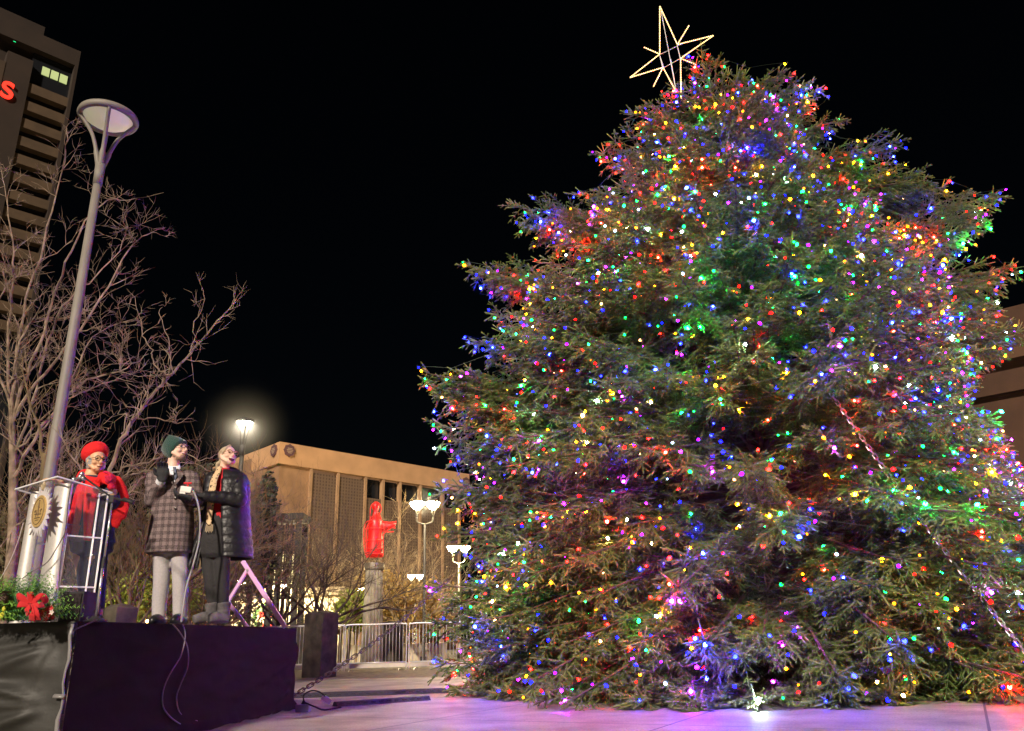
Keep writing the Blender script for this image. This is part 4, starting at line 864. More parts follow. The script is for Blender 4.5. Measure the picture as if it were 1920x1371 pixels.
# checked overcoat
def plaid():
    m = bpy.data.materials.new('glen check wool'); m.use_nodes = True; t = m.node_tree; b = t.nodes['Principled BSDF']; b.inputs['Roughness'].default_value = .95; L = t.links.new
    g = t.nodes.new('ShaderNodeTexCoord'); sx = t.nodes.new('ShaderNodeSeparateXYZ'); L(g.outputs['Object'], sx.inputs[0])
    def M(op, a, b_=None, c=None):
        n = t.nodes.new('ShaderNodeMath'); n.operation = op
        for i, v in enumerate((a, b_, c)):
            if v is None: continue
            if isinstance(v, (int, float)): n.inputs[i].default_value = v
            else: L(v, n.inputs[i])
        return n.outputs[0]
    xy = M('ADD', sx.outputs[0], M('MULTIPLY', sx.outputs[1], .8))
    def stripes(v, per):
        ph = M('FRACT', M('DIVIDE', v, per)); grp = M('LESS_THAN', ph, .55); fine = M('GREATER_THAN', M('FRACT', M('DIVIDE', v, per / 8.0)), .45); return M('MULTIPLY', grp, fine), grp
    a, ga = stripes(xy, .062); c, gc = stripes(sx.outputs[2], .068); k = M('MINIMUM', M('ADD', M('MULTIPLY', a, .6), M('MULTIPLY', c, .6)), 1.0)
    n = t.nodes.new('ShaderNodeTexNoise'); n.inputs['Scale'].default_value = 90; L(g.outputs['Object'], n.inputs[0]); k2 = M('ADD', k, M('MULTIPLY', M('SUBTRACT', n.outputs[0], .5), 1.3))
    r = t.nodes.new('ShaderNodeValToRGB'); r.color_ramp.elements[0].color = (.21, .155, .155, 1); r.color_ramp.elements[1].color = (.022, .014, .016, 1); r.color_ramp.elements[0].position = .05; r.color_ramp.elements[1].position = .75; L(k2, r.inputs[0]); L(r.outputs[0], b.inputs['Base Color'])
    return m
M_pl = plaid()
b = MB(); rows = [(885, 324, .08, .07), (889, 324, .115, .09), (894, 324, .155, .11), (901, 324, .188, .128), (915, 324, .205, .145), (940, 324, .205, .15), (965, 324, .20, .15), (990, 322, .21, .16), (1015, 319, .215, .165), (1038, 317, .222, .17)]
body_rings(b, [(m_(x, y), rx, ry) for y, x, rx, ry in rows], yaw=-.12, n=28, sq=2.4)
for s_, e_, w_ in ((sL, eL, wL), (sR, eR, wR)):
    b.tube(bez([lin(s_, (sL + sR) / 2, .35), s_, lin(s_, e_, .5), e_, lin(e_, w_, .35), lin(e_, w_, .82)], 4), [.075] * 4 + [.082] * 4 + [.076] * 4 + [.073] * 4 + [.066] * 4 + [.056], 14)
coat = b.build('overcoat', M_pl, man); remesh(coat, .011, 4)
# lapels, collar, shirt, tie
b = MB(); cb = m_(324, 886, -.09)
for sx in (-1, 1): b.poly([m_(324 + sx * 13, 879, -.03), m_(324 + sx * 19 + 2, 890, -.115), m_(324 + sx * 12 + 3, 900, -.165), m_(328, 912, -.172), m_(324 + sx * 6, 892, -.13), m_(324 + sx * 9, 880, -.09)], .012, (0, -1, .2))
b.build('lapel', M_pl, coat)
b = MB(); b.add([m_(316, 874, -.055), m_(337, 874, -.055), m_(335, 889, -.128), m_(328, 905, -.15), m_(319, 889, -.128)], [(0, 1, 2, 3, 4)])
b.poly([m_(315, 871, -.03), m_(326, 881, -.10), m_(320, 884, -.10), m_(314, 878, -.05)], .008, (0, -1, 0)); b.poly([m_(337, 871, -.03), m_(329, 881, -.10), m_(334, 885, -.10), m_(339, 878, -.05)], .008, (0, -1, 0)); b.build('shirt', M_white, man)
b = MB(); b.poly([m_(324.5, 876, -.12), m_(330.5, 876, -.12), m_(330, 881, -.13), m_(333, 893, -.15), m_(329, 901, -.155), m_(326, 892, -.15), m_(325.5, 881, -.13)], .008, (0, -1, .1)); b.build('necktie', mat('striped navy tie', (.03, .04, .08), .5), man)
for y in (915, 934, 953):
    b = MB(); b.lathe([(0.0001, 0), (.012, 0), (.012, .004), (0.0001, .006)], (0, 0, 0), 10); qv = m_(328, y, -.158); b.v = [(qv.x + x, qv.y - z, qv.z + yy) for x, yy, z in b.v]; b.build('button', M_lens, coat)
b = MB(); b.tube([lin(eL, wL, .80), lin(eL, wL, .95)], [.046, .044], 14); b.build('shirt_cuff', M_white, man)
M_gry = mat('grey wool trousers', (.40, .37, .38), .9, noise=.08, nscale=60)
b = MB()
for hx, kx, ax in ((303, 303, 299), (337, 339, 338)):
    b.tube(bez([m_(hx, 1015), m_(hx, 1045), m_(kx - .5, 1090, -.01), m_(ax, 1130), m_(ax - 1, 1160)], 5), [(.088 - .0013 * i, .092 - .0013 * i) for i in range(21)], 16)
body_rings(b, [(m_(321, 1000), .16, .12), (m_(320, 1020), .168, .125), (m_(320, 1034), .15, .11), (m_(320, 1042), .09, .08)])
tr_ = b.build('trousers', M_gry, man); remesh(tr_, .01, 2)
for ax, nm in ((299, 0), (338, 1)):
    a_ = m_(ax, 1160); b = MB(); b.tube([Vector((a_.x, Ym + .09, STZ + .045)), Vector((a_.x, Ym, STZ + .055)), Vector((a_.x + .005, Ym - .12, STZ + .045)), Vector((a_.x + .012, Ym - .20, STZ + .028))], [(.042, .04), (.048, .05), (.048, .042), (.03, .022)], 12); b.build('shoe', M_shoe, man, smooth=True)
b = MB(); hand(b, wL, (m_(306, 868, -.26) - wL), (.3, -1, 0), 1.12, .5, -1, t=1.35); gl = b.build('glove', M_blk_g, man); remesh(gl, .004, 1)
b = MB(); hand(b, wR, (-.9, -.35, .15), (0, .2, 1), 1.12, .7, 1, t=1.35); gl = b.build('glove', M_blk_g, man); remesh(gl, .004, 1)

# ---- the laughing woman in the puffer coat
Yw = 8.05
def w_(x, y, d=0.0): return P(x, y, Yw + d)
foot = w_(408, 1166); foot.z = STZ; wo = thing('person', 'laughing woman in glasses, long black puffer coat, red sweater and grey boots', 'person', foot)
hc = w_(427, 857); fr = hframe((.72, -.68, .16)); r_, f_, u_ = fr; u2 = (u_ - r_ * .12).normalized(); r_ = f_.cross(u2); fr = (r_, f_, u2); u_ = u2
b = MB(); head_body(b, hc, fr, .95, .95); b.tube([hc - u_ * .05 - f_ * .02, w_(420, 878, .01), w_(418, 892, .01)], [.05, .05, .07], 14)
body_rings(b, [(w_(418, 886), .07, .06), (w_(420, 895), .14, .08), (w_(420, 912), .165, .10), (w_(418, 945), .145, .10), (w_(414, 975), .135, .10), (w_(412, 1005), .165, .12), (w_(408, 1030), .16, .12), (w_(406, 1042), .10, .09)])
for hx, kx, ax in ((394, 396, 398), (416, 415, 416)):
    b.tube([w_(hx, 1025), w_(hx, 1050), w_(kx, 1095, -.02), w_(ax, 1130), w_(ax, 1158)], [.083, .08, .055, .05, .036], 14)
    b.tube([w_(ax, 1150), Vector((w_(ax, 1160).x, Yw, STZ + .06)), Vector((w_(ax, 1160).x - .12, Yw - .10, STZ + .035))], [.04, .042, .03], 10)
sR, eR, wR = w_(448, 900), w_(446, 936, -.12), w_(380, 930, -.30); sL, eL, wL = w_(398, 898), w_(390, 935, -.10), w_(362, 944, -.25)
for s_, e_, ww in ((sR, eR, wR), (sL, eL, wL)): b.tube([lin(s_, w_(420, 900), .3), s_, lin(s_, e_, .5), e_, lin(e_, ww, .5), ww], [.055, .053, .046, .04, .036, .026], 12)

o = b.build('body', M_skin, wo); remesh(o, .0075, 2)
face_bits(wo, hc, fr, .95, 1.0, True, mat('amber glasses frame', (.20, .06, .03), .35), mat('fair eyebrow', (.30, .18, .09), .8))
M_hair = mat('blonde hair', (.55, .44, .30), .55, col2=(.34, .25, .16), nscale=30)
b = MB(); M3 = Matrix((r_, f_, u_)).transposed(); b.ell(hc - f_ * .026 + u_ * .034, (.083, .089, .088), 18, 12, M3); b.ell(hc - f_ * .06 - u_ * .03, (.06, .05, .06), 14, 9, M3)
b.tube(bez([hc - f_ * .09 - u_ * .02, w_(409, 870, .07), w_(408, 880, .08), w_(410, 888, .08)], 4), [.024] * 6 + [.02] * 4 + [.014] * 3, 10); b.tube([hc + f_ * .02 + u_ * .125 * .95, hc + r_ * .06 + f_ * .045 + u_ * .06, hc + r_ * .073 + f_ * .01], [.018, .018, .01], 8)
hr = b.build('hair', M_hair, wo); remesh(hr, .006, 1)
M_swt = mat('red knit sweater', (.55, .012, .025), .85, bump=.4, bscale=100)
b = MB(); body_rings(b, [(w_(421, 879, -.01), .058, .056), (w_(421, 886, -.01), .064, .062), (w_(421, 893, -.01), .10, .085), (w_(419, 905), .17, .115), (w_(418, 930), .172, .125), (w_(413, 960), .155, .125), (w_(408, 984), .165, .135), (w_(407, 993), .15, .13)], n=22)
sw_ = b.build('sweater', M_swt, wo); remesh(sw_, .009, 2)
M_puf = mat('black quilted nylon', (.013, .012, .015), .42, noise=.3, nscale=20, bump=.5, bscale=22, spec=.45)
def quilt_tube(mb, path, rs, n=18, per=.085, amp=.07, k=8):
    C_ = bez(path, k); L_ = 0; vs = []
    R_ = []; m_n = len(C_)
    for i, p in enumerate(C_):
        if i: L_ += (p - C_[i - 1]).length
        t = i / (m_n - 1) * (len(rs) - 1); j = min(int(t), len(rs) - 2); base = rs[j] + (rs[j + 1] - rs[j]) * (t - j); ph = (L_ / per) % 1.0
        R_.append(base * (1 - amp + amp * math.sqrt(max(0, math.sin(PI * ph))) * 1.3))
    mb.tube(C_, R_, n)
b = MB(); rows = []
key = [(886, 423, .10, .085), (896, 424, .185, .12), (906, 426, .20, .15), (930, 427, .195, .17), (955, 428, .182, .18), (985, 428, .188, .19), (1015, 430, .195, .195), (1046, 431, .195, .20)]
n = 64
for i in range(n + 1):
    y = 886 + (1048 - 886) * i / n; j = max(q for q in range(len(key) - 1) if key[q][0] <= y + .01); a_, c_ = key[j], key[j + 1]; t_ = min(1, (y - a_[0]) / (c_[0] - a_[0])); x, rx, ry = [a_[q] + (c_[q] - a_[q]) * t_ for q in (1, 2, 3)]
    bulge = 1 + .05 * (math.sqrt(abs(math.sin(PI * (y - 886) / 15.5))) - .6); rows.append((x, y, rx * bulge, ry * bulge))
# open front: an arc from the right lapel round the back to the left one
V_ = []; nn = 40
for x, y, rx, ry in rows:
    c_ = w_(x, y, .02); op = 1.15 if y > 905 else 1.25; ring_ = []
    for j in range(nn):
        a_ = -PI / 2 - .72 + op * .62 + (2 * PI - op * 1.0) * j / (nn - 1)
        qb = 1 + .02 * math.sqrt(abs(math.sin(a_ * 7)))
        ring_.append(c_ + Vector((rx * qb * math.cos(a_), ry * qb * math.sin(a_), 0)))
    V_.append(ring_)
vs = [p for r in V_ for p in r]; fs = [(i * nn + j, i * nn + j + 1, (i + 1) * nn + j + 1, (i + 1) * nn + j) for i in range(n) for j in range(nn - 1)]
b.add(vs, fs); pc_ = b.build('puffer_coat', M_puf, wo, smooth=True); sm = pc_.modifiers.new('s', 'SOLIDIFY'); sm.thickness = .022; sm.offset = -1
b = MB(); quilt_tube(b, [lin(sR, w_(425, 893), .25), sR, lin(sR, eR, .55), eR + Vector((.01, 0, -.01)), lin(eR, wR, .35), lin(eR, wR, .7), lin(eR, wR, 1.0)], [.07, .082, .08, .076, .066, .058, .046]); b.build('sleeve', M_puf, pc_, smooth=True)
b = MB(); quilt_tube(b, [lin(sL, w_(415, 893), .25), sL, lin(sL, eL, .55), eL, lin(eL, wL, .5), wL], [.065, .074, .07, .066, .058, .046]); b.build('sleeve', M_puf, pc_, smooth=True)
b = MB(); b.tube(bez([w_(400, 900, -.03), w_(406, 887, .08), w_(422, 880, .12), w_(441, 883, .08), w_(447, 893, -.03), w_(441, 905, -.12)], 5), [(.024, .030)] * 26, 10); b.build('collar', M_puf, pc_, smooth=True)
# left coat flap hanging away from the body
b = MB(); L1 = [(386, 925), (380, 960), (372, 990), (362, 1020), (352, 1052), (348, 1070)]; L2 = [(402, 930), (396, 960), (386, 1000), (378, 1030), (374, 1052), (372, 1066)]; fl = []
for (a0, a1), (b0_, b1_) in zip(L1, L2):
    row = []
    for j in range(9):
        t_ = j / 8; row.append(w_(a0 + (b0_ - a0) * t_, a1 + (b1_ - a1) * t_, -.12 + .035 * math.sin(t_ * 9 + a1 * .02) + .05 * t_))
    fl.append(row)
k_ = len(fl); b.add([p for r in fl for p in r], [(i * 9 + j, i * 9 + j + 1, (i + 1) * 9 + j + 1, (i + 1) * 9 + j) for i in range(k_ - 1) for j in range(8)]); fo = b.build('coat_flap', M_puf, pc_, smooth=True); sm = fo.modifiers.new('s', 'SOLIDIFY'); sm.thickness = .02; ss = fo.modifiers.new('u', 'SUBSURF'); ss.render_levels = 2; ss.levels = 1
M_blkp = mat('black trousers', (.02, .018, .02), .85, noise=.2, nscale=8, bump=.3, bscale=40)
b = MB()
for hx, kx, ax in ((392, 397, 402), (415, 416, 417)): b.tube(bez([w_(hx, 985), w_(hx, 1040), w_(kx, 1090, -.02), w_(ax, 1140)], 6), [.098 - .0022 * i for i in range(19)], 16)
body_rings(b, [(w_(408, 958), .165, .125), (w_(407, 985), .180, .14), (w_(406, 1015), .188, .145), (w_(405, 1040), .175, .13), (w_(405, 1048), .12, .10)])
tr_ = b.build('trousers', M_blkp, wo); remesh(tr_, .01, 2)
M_boot = mat('grey suede boots', (.14, .125, .13), .9, col2=(.06, .055, .06), nscale=9, bump=.5, bscale=30)
for ax, fx in ((400, -.11), (417, -.07)):
    a_ = w_(ax, 1160); x0 = a_.x; b = MB(); b.tube([w_(ax, 1131), w_(ax + .5, 1140), w_(ax, 1150), Vector((x0, Yw, STZ + .07)), Vector((x0, Yw, STZ + .01))], [(.082, .082), (.075, .072), (.07, .07), (.066, .062), (.06, .058)], 16)
    b.tube([Vector((x0 + .03, Yw + .02, STZ + .05)), Vector((x0 + fx * .6, Yw - .10, STZ + .055)), Vector((x0 + fx * 1.1, Yw - .17, STZ + .04))], [(.05, .055), (.05, .058), (.032, .04)], 12)
    o = b.build('boot', M_boot, wo); remesh(o, .008, 3)
M_scf = mat('leopard print scarf', (.60, .42, .24), .9); t = M_scf.node_tree; vn = t.nodes.new('ShaderNodeTexVoronoi'); vn.inputs['Scale'].default_value = 34; rmp = t.nodes.new('ShaderNodeValToRGB'); tc = t.nodes.new('ShaderNodeTexCoord')
rmp.color_ramp.elements[0].color = (.05, .035, .03, 1); rmp.color_ramp.elements[0].position = .22; rmp.color_ramp.elements[1].color = (.62, .44, .26, 1); rmp.color_ramp.elements[1].position = .34; t.links.new(tc.outputs['Object'], vn.inputs[0]); t.links.new(vn.outputs['Distance'], rmp.inputs[0]); t.links.new(rmp.outputs[0], t.nodes['Principled BSDF'].inputs['Base Color'])
b = MB(); pth = [w_(413, 876, -.04), w_(408, 886, -.11), w_(401, 902, -.17), (w_(397, 925, -.18)), w_(394, 950, -.16), w_(392, 972, -.16), w_(393, 985, -.17)]
C_ = bez(pth, 5); b.tube(C_, [(.014 + .006 * math.sin(i * .9), (.024 + .014 * math.sin(i / len(C_) * PI)) * (.75 if i > len(C_) - 4 else 1)) for i in range(len(C_))], 12, flat=(0, -1, 0))
scf = b.build('scarf', M_scf, wo, smooth=True)
b = MB(); e0 = w_(393, 985, -.17)
for k in range(7): b.tube([e0 + Vector((-.03 + k * .01, 0, .01)), e0 + Vector((-.035 + k * .012, -.005, -.06 - .01 * (k % 2)))], .0035, 4)
b.build('fringe', mat('scarf fringe', (.5, .38, .24), .9), scf)
b = MB(); hand(b, wR, (-1, -.1, .05), (0, -.2, 1), 1.05, .6, 1, t=1.4); gl = b.build('glove', M_blk_g, wo); remesh(gl, .004, 1)
b = MB(); hand(b, wL, (-1, -.2, .25), (0, 0, 1), 1.1, .6, -1, t=1.4); gl = b.build('glove', M_blk_g, wo); remesh(gl, .004, 1)
# ---- hand-held switch with its cable
sp_ = w_(351, 919, -.36); sw = thing('plunger_switch', 'white hand switch with a small red handle held between the man and the woman', 'switch', sp_)
b = MB(); b.bevbox(sp_, (.055, 0, -.008), (0, .04, 0), (.004, 0, .030), .012); b.bevbox(sp_ + Vector((-.03, 0, -.03)), (.03, 0, 0), (0, .035, 0), (0, 0, .03), .01); b.build('housing', mat('white plastic', (.72, .70, .66), .4), sw, smooth=False)
b = MB(); b.tube([sp_ + Vector((.0, 0, .03)), sp_ + Vector((0, 0, .062))], .008, 8); b.tube([sp_ + Vector((-.038, 0, .068)), sp_ + Vector((.038, 0, .066))], .010, 8); b.build('handle', mat('red plastic', (.6, .02, .03), .35), sw)
b = MB(); ed = P(340, 1168, 7.15); C_ = bez([sp_ + Vector((.045, 0, .0)), w_(366, 928, -.42), w_(374, 960, -.46), w_(374, 1010, -.46), w_(362, 1060, -.5), w_(350, 1100, -.55), w_(342, 1150, -.6), P(340, 1166, 7.30)], 6)
b.tube(C_, .0095, 8); tag(b.build('switch_cable', mat('grey cable', (.25, .24, .25), .5), origin=sp_ + Vector((.045, 0, 0)), smooth=True), 'thick grey cable curving down from the hand switch to the stage edge', 'cable')

# ---- the woman in red
Yr = 7.45
def r3(x, y, d=0.0): return P(x, y, Yr + d)
foot = r3(186, 1150); foot.z = STZ; wr_ = thing('person', 'older woman in a red beret, round glasses and big red scarf behind the podium', 'person', foot)
hc = r3(181, 866); fr = hframe((.74, -.66, -.02)); r_, f_, u_ = fr
b = MB(); head_body(b, hc, fr, .97, .95); b.tube([hc - u_ * .05 - f_ * .02, r3(172, 884, .01), r3(170, 898, .01)], [.052, .052, .07], 14)
body_rings(b, [(r3(170, 892), .08, .07), (r3(171, 902), .15, .09), (r3(172, 920), .17, .11), (r3(173, 950), .155, .11), (r3(173, 985), .15, .11), (r3(172, 1015), .175, .12), (r3(172, 1035), .11, .10)])
for hx, kx, ax in ((156, 158, 161), (183, 184, 185)):
    b.tube([r3(hx, 1020), r3(hx, 1045), r3(kx, 1090, -.01), r3(ax, 1125), r3(ax, 1148)], [.088, .084, .056, .05, .036], 14); a_ = r3(ax, 1150); b.tube([r3(ax, 1145), Vector((a_.x, Yr, STZ + .05)), Vector((a_.x + .05, Yr - .15, STZ + .035))], [.038, .04, .028], 10)
sR, eR, wR = r3(204, 903), r3(217, 948, -.06), r3(211, 911, -.20); sL, eL, wL = r3(142, 906), r3(132, 945, -.08), r3(112, 903, -.30)
for s_, e_, ww in ((sR, eR, wR), (sL, eL, wL)): b.tube([lin(s_, r3(171, 903), .3), s_, lin(s_, e_, .5), e_, lin(e_, ww, .5), ww], [.056, .055, .048, .042, .037, .026], 12)
hand(b, wL, (-.9, -.3, .2), (.2, 0, -1), .95, .35, 1)
o = b.build('body', M_skin2, wr_); remesh(o, .0075, 2)
face_bits(wr_, hc, fr, .97, .2, True, None, mat('grey eyebrow', (.3, .28, .26), .8), round_=True)
b = MB(); M3 = Matrix((r_, f_, u_)).transposed(); b.ell(hc - f_ * .03 + u_ * .02, (.086, .085, .088), 16, 10, M3); b.ell(hc + r_ * .055 + f_ * .0 - u_ * .02, (.03, .05, .06), 12, 8, M3); b.ell(hc - f_ * .05 - u_ * .05, (.07, .05, .05), 12, 8, M3)
hr = b.build('hair', mat('silver grey hair', (.45, .43, .42), .7, col2=(.2, .19, .19), nscale=40, bump=.8, bscale=60), wr_); remesh(hr, .007, 1)
M_rk = mat('bright red knit', (.75, .012, .015), .9, bump=.5, bscale=70, noise=.12, nscale=14)
b = MB(); ax_ = (u_ * .80 - f_ * .58 - r_ * .0).normalized(); s_d = r_; f2 = (s_d.cross(ax_)).normalized() * -1; rc_ = hc + u_ * .058 - f_ * .018
def bring(off, a, fb=0.0, n=24): return [rc_ + ax_ * off + s_d * a * math.cos(2 * PI * k / n) + f2 * (a * 1.12 * math.sin(2 * PI * k / n) + fb) for k in range(n)]
b.rings([bring(-.018, .088), bring(.008, .096), bring(.025, .108, -.012), bring(.06, .120, -.02), bring(.10, .110, -.025), bring(.135, .075, -.02), bring(.148, .02, -.015)]); b.build('beret', M_rk, wr_, smooth=True)
M_den = mat('dark navy jacket', (.018, .024, .055), .8, noise=.5, nscale=24, bump=.3, bscale=60)
b = MB(); body_rings(b, [(r3(170, 893), .085, .075), (r3(171, 902), .165, .105), (r3(172, 920), .195, .13), (r3(173, 950), .185, .135), (r3(173, 985), .19, .14), (r3(173, 1016), .20, .145), (r3(173, 1020), .19, .14)], n=24)
for s_, e_, ww in ((sR, eR, wR), (sL, eL, wL)): b.tube([lin(s_, r3(171, 903), .3), s_, lin(s_, e_, .5), e_, lin(e_, ww, .4), lin(e_, ww, .62)], [.066, .068, .062, .058, .05, .046], 14)
jk = b.build('jacket', M_den, wr_); remesh(jk, .01, 3)
b = MB()
for hx, kx, ax in ((158, 159, 162), (184, 185, 186)): b.tube(bez([r3(hx, 1005), r3(hx, 1040), r3(kx, 1088, -.01), r3(ax, 1143)], 6), [.104 - .0033 * i for i in range(19)], 16)
body_rings(b, [(r3(172, 990), .165, .125), (r3(172, 1015), .190, .140), (r3(172, 1034), .185, .135), (r3(172, 1044), .10, .09)]); tr_ = b.build('trousers', mat('navy trousers', (.012, .02, .06), .8, noise=.2, nscale=10), wr_); remesh(tr_, .01, 2)
for ax in (161, 186): a_ = r3(ax, 1150); b = MB(); b.tube([Vector((a_.x - .02, Yr + .06, STZ + .04)), Vector((a_.x, Yr, STZ + .05)), Vector((a_.x + .05, Yr - .18, STZ + .03))], [.04, .045, .028], 10); b.build('shoe', M_shoe, wr_, smooth=True)
# scarf: a thick wrap round the neck, a long tail in front and a tail thrown over the raised arm
b = MB(); b.tube(bez([r3(152, 897, -.02), r3(158, 889, .08), r3(175, 888, .11), r3(192, 893, .06), r3(196, 900, -.05), r3(180, 903, -.14), r3(160, 899, -.12), r3(152, 897, -.02)], 5), [(.038, .048)] * 36, 12)
b.tube(bez([r3(186, 896, -.10), r3(200, 897, -.14), r3(212, 904, -.15), r3(222, 920, -.10), r3(226, 945, -.04), r3(220, 968, -.02), r3(211, 987, .0)], 5), [(.022, .055)] * 10 + [(.024, .075)] * 16 + [(.012, .05)] * 5, 12, flat=(0, -1, 0))
def ribbon(mb, P1, P2, th=.018, off=0):       # a hanging strip of knit between two edge lines
    n_ = len(P1); m_n = 9; rows_ = []
    for a_, c_ in zip(P1, P2): rows_.append([Vector(a_).lerp(Vector(c_), j / (m_n - 1)) + Vector((0, -.02 * math.sin(PI * j / (m_n - 1)) + .012 * math.sin(j * 1.9), 0)) for j in range(m_n)])
    back = [[p + Vector((0, th, 0)) for p in r] for r in rows_]; vs = [p for r in rows_ for p in r] + [p for r in back for p in r]; o_ = n_ * m_n; fs = []
    for i in range(n_ - 1):
        for j in range(m_n - 1): q = i * m_n + j; fs += [(q, q + 1, q + m_n + 1, q + m_n), (o_ + q, o_ + q + m_n, o_ + q + m_n + 1, o_ + q + 1)]
        fs += [(i * m_n, (i + 1) * m_n, o_ + (i + 1) * m_n, o_ + i * m_n), (i * m_n + m_n - 1, o_ + i * m_n + m_n - 1, o_ + (i + 1) * m_n + m_n - 1, (i + 1) * m_n + m_n - 1)]
    fs += [(j, o_ + j, o_ + j + 1, j + 1) for j in range(m_n - 1)]; q = (n_ - 1) * m_n; fs += [(q + j, q + j + 1, o_ + q + j + 1, o_ + q + j) for j in range(m_n - 1)]; mb.add(vs, fs)
ribbon(b, [r3(160, 895, -.15), r3(157, 925, -.20), r3(156, 960, -.20), r3(157, 1013, -.18)], [r3(188, 898, -.15), r3(181, 930, -.20), r3(174, 965, -.20), r3(167, 1014, -.18)])
ribbon(b, [r3(148, 898, -.12), r3(138, 930, -.19), r3(131, 960, -.20), r3(126, 982, -.19)], [r3(163, 900, -.14), r3(156, 930, -.19), r3(151, 960, -.20), r3(146, 985, -.19)])
sc_ = b.build('scarf', M_rk, wr_, smooth=True)
b = MB(); fp = r3(139, 983, -.19)
for k in range(14): q0 = r3(127 + 1.8 * k, 983 + .2 * k, -.185); b.tube([q0, q0 + Vector((-.012, -.003, -.075 - .01 * (k % 3)))], .0035, 4)
b.build('fringe', M_rk, sc_)
b = MB(); hand(b, wR + Vector((0, 0, .0)), (-.12, -.1, 1), (-1, -.2, 0), 1.1, .8, 1, t=1.5); b.ell(wR + Vector((-.02, -.02, .055)), (.048, .04, .045), 12, 8); gl = b.build('mitten', mat('raspberry knit', (.62, .01, .06), .9, bump=.6, bscale=60), wr_); remesh(gl, .005, 1)
# ================================================================ stage, podium and the things on and round it
CL = P(142, 1165, 6.5); CLp = Vector((CL.x, 6.5, 0)); CRt = P(545, 1180, 10.9); g_ = G(545, 1331); CR = Vector((g_.x, g_.y, 0))
print('stage', CLp, CR, CRt, P(142, 1165, 6.5).z, P(545, 1180, g_.y).z)
ud = (CR - CLp).normalized(); nd = Vector((ud.y, -ud.x, 0)); uf = Vector((-.985, .17, 0)).normalized(); nf = Vector((uf.y, -uf.x, 0)); nf = nf if nf.y < 0 else -nf
Ls = (CR - CLp).length
M_cloth = mat('matt black stage cloth', (.017, .0125, .009), .95, noise=.15, nscale=180, bump=.6, bscale=5, spec=.08, detail=2)
M_vinyl = mat('shiny black skirt', (.017, .016, .0135), .6, noise=.3, nscale=3, bump=.7, bscale=3.5)
stg = thing('stage', 'raised stage with a black cloth skirt carrying the podium and three people', 'stage', CLp)
b = MB(); A_, B_, C_, D_ = CLp, CR, CR + uf * 9, CLp + uf * 9; zt = STZ - .004
b.add([p + Vector((0, 0, z)) for z in (zt - .08, zt) for p in (A_ + uf * .02 - nd * .02, B_ - nd * .02, C_, D_)], [(4, 5, 6, 7), (0, 3, 2, 1), (0, 1, 5, 4), (3, 0, 4, 7), (1, 2, 6, 5), (2, 3, 7, 6)])
b.build('deck', mat('black deck', (.03, .027, .03), .6, noise=.2, nscale=6), stg)
b = MB()
for s_ in (.05, .35, .65, .95):
    for q in (.1, 3, 6): b.box(*(lambda c: (c.x - .03, c.x + .03, c.y - .03, c.y + .03, 0, zt - .09))(CLp + ud * Ls * s_ + uf * q - nd * .15))
b.build('legs', M_blk, stg)
from mathutils import noise as mn
def drape(o, u, n, L_, seed, folds, nx=150, nz=40):
    b = MB(); vs = []
    for k in range(nz + 1):
        v = k / nz; z = STZ + .004 - (STZ - .008) * v
        for i in range(nx + 1):
            s_ = L_ * i / nx; p = Vector((s_ * 1.3 + seed, z * 2.2, seed)); d_ = .02 + .05 * v * (mn.noise(p * .9) + .5) + .035 * mn.noise(Vector((s_ * .6 + seed, z * 5.5 - s_ * .6, 3))) + .016 * mn.noise(Vector((s_ * 1.1, z * 11 + s_ * .8, seed))) + .010 * mn.noise(Vector((s_ * 3.5 + z * 3, z * 9, seed)))
            for (s0, z0, ang, w_, a_, ln_) in folds:
                ds, dz = s_ - s0, z - z0; al = ds * math.cos(ang) + dz * math.sin(ang); ac = -ds * math.sin(ang) + dz * math.cos(ang)
                if 0 < al < ln_: d_ += a_ * math.exp(-(ac / (w_ * (.4 + al))) ** 2) * (1 - al / ln_) * min(1, al * 6)
            d_ = .02 + (d_ - .02) * min(1, s_ / .25)
            if k == 0: d_ = .010
            if v > .9: d_ += .05 * (v - .9) * 10 * (1 + mn.noise(Vector((s_ * 4, 0, seed)))) * .8
            q = Vector(o) + u * s_ + n * d_; zz = max(.004 + .01 * (1 + mn.noise(Vector((s_ * 5, 2, seed)))) * (v > .96), z - .0)
            if v > .9: zz += .02 * mn.noise(Vector((s_ * 6, v * 9, seed)))
            vs.append((q.x, q.y, max(.003, zz)))
    m1 = nx + 1; b.add(vs, [(k * m1 + i, k * m1 + i + 1, (k + 1) * m1 + i + 1, (k + 1) * m1 + i) for k in range(nz) for i in range(nx)]); return b
drape(CLp, ud, nd, Ls, 1.7, [(Ls * .25, .80, 3.0, .035, .012, 2.6), (Ls * .98, .62, 3.35, .05, .035, 3.2), (Ls * .98, .40, 3.55, .06, .05, 2.8), (Ls * .98, .25, 3.25, .05, .04, 3.0), (.2, .4, .1, .05, .02, 2.4), (.3, .15, -.05, .06, .03, 3)]).build('side_skirt', M_cloth, stg, smooth=True)
drape(CLp, uf, nf, 4.5, 5.1, [(.12, .88, -.12, .05, .05, 1.6), (.12, .84, -.35, .05, .045, 1.4), (.12, .42, .25, .05, .055, 1.6), (.12, .40, .02, .045, .05, 1.8), (.12, .38, -.30, .06, .06, 1.4), (.1, .9, -1.3, .05, .05, .5)], 120, 40).build('front_skirt', M_vinyl, stg, smooth=True)
b = MB(); pt_ = []
for k in range(12): z = STZ - .02 - k * .085; pt_.append(CLp + uf * (-.01 + .012 * math.sin(k * 1.7)) + nf * .04 + Vector((0, 0, z)))
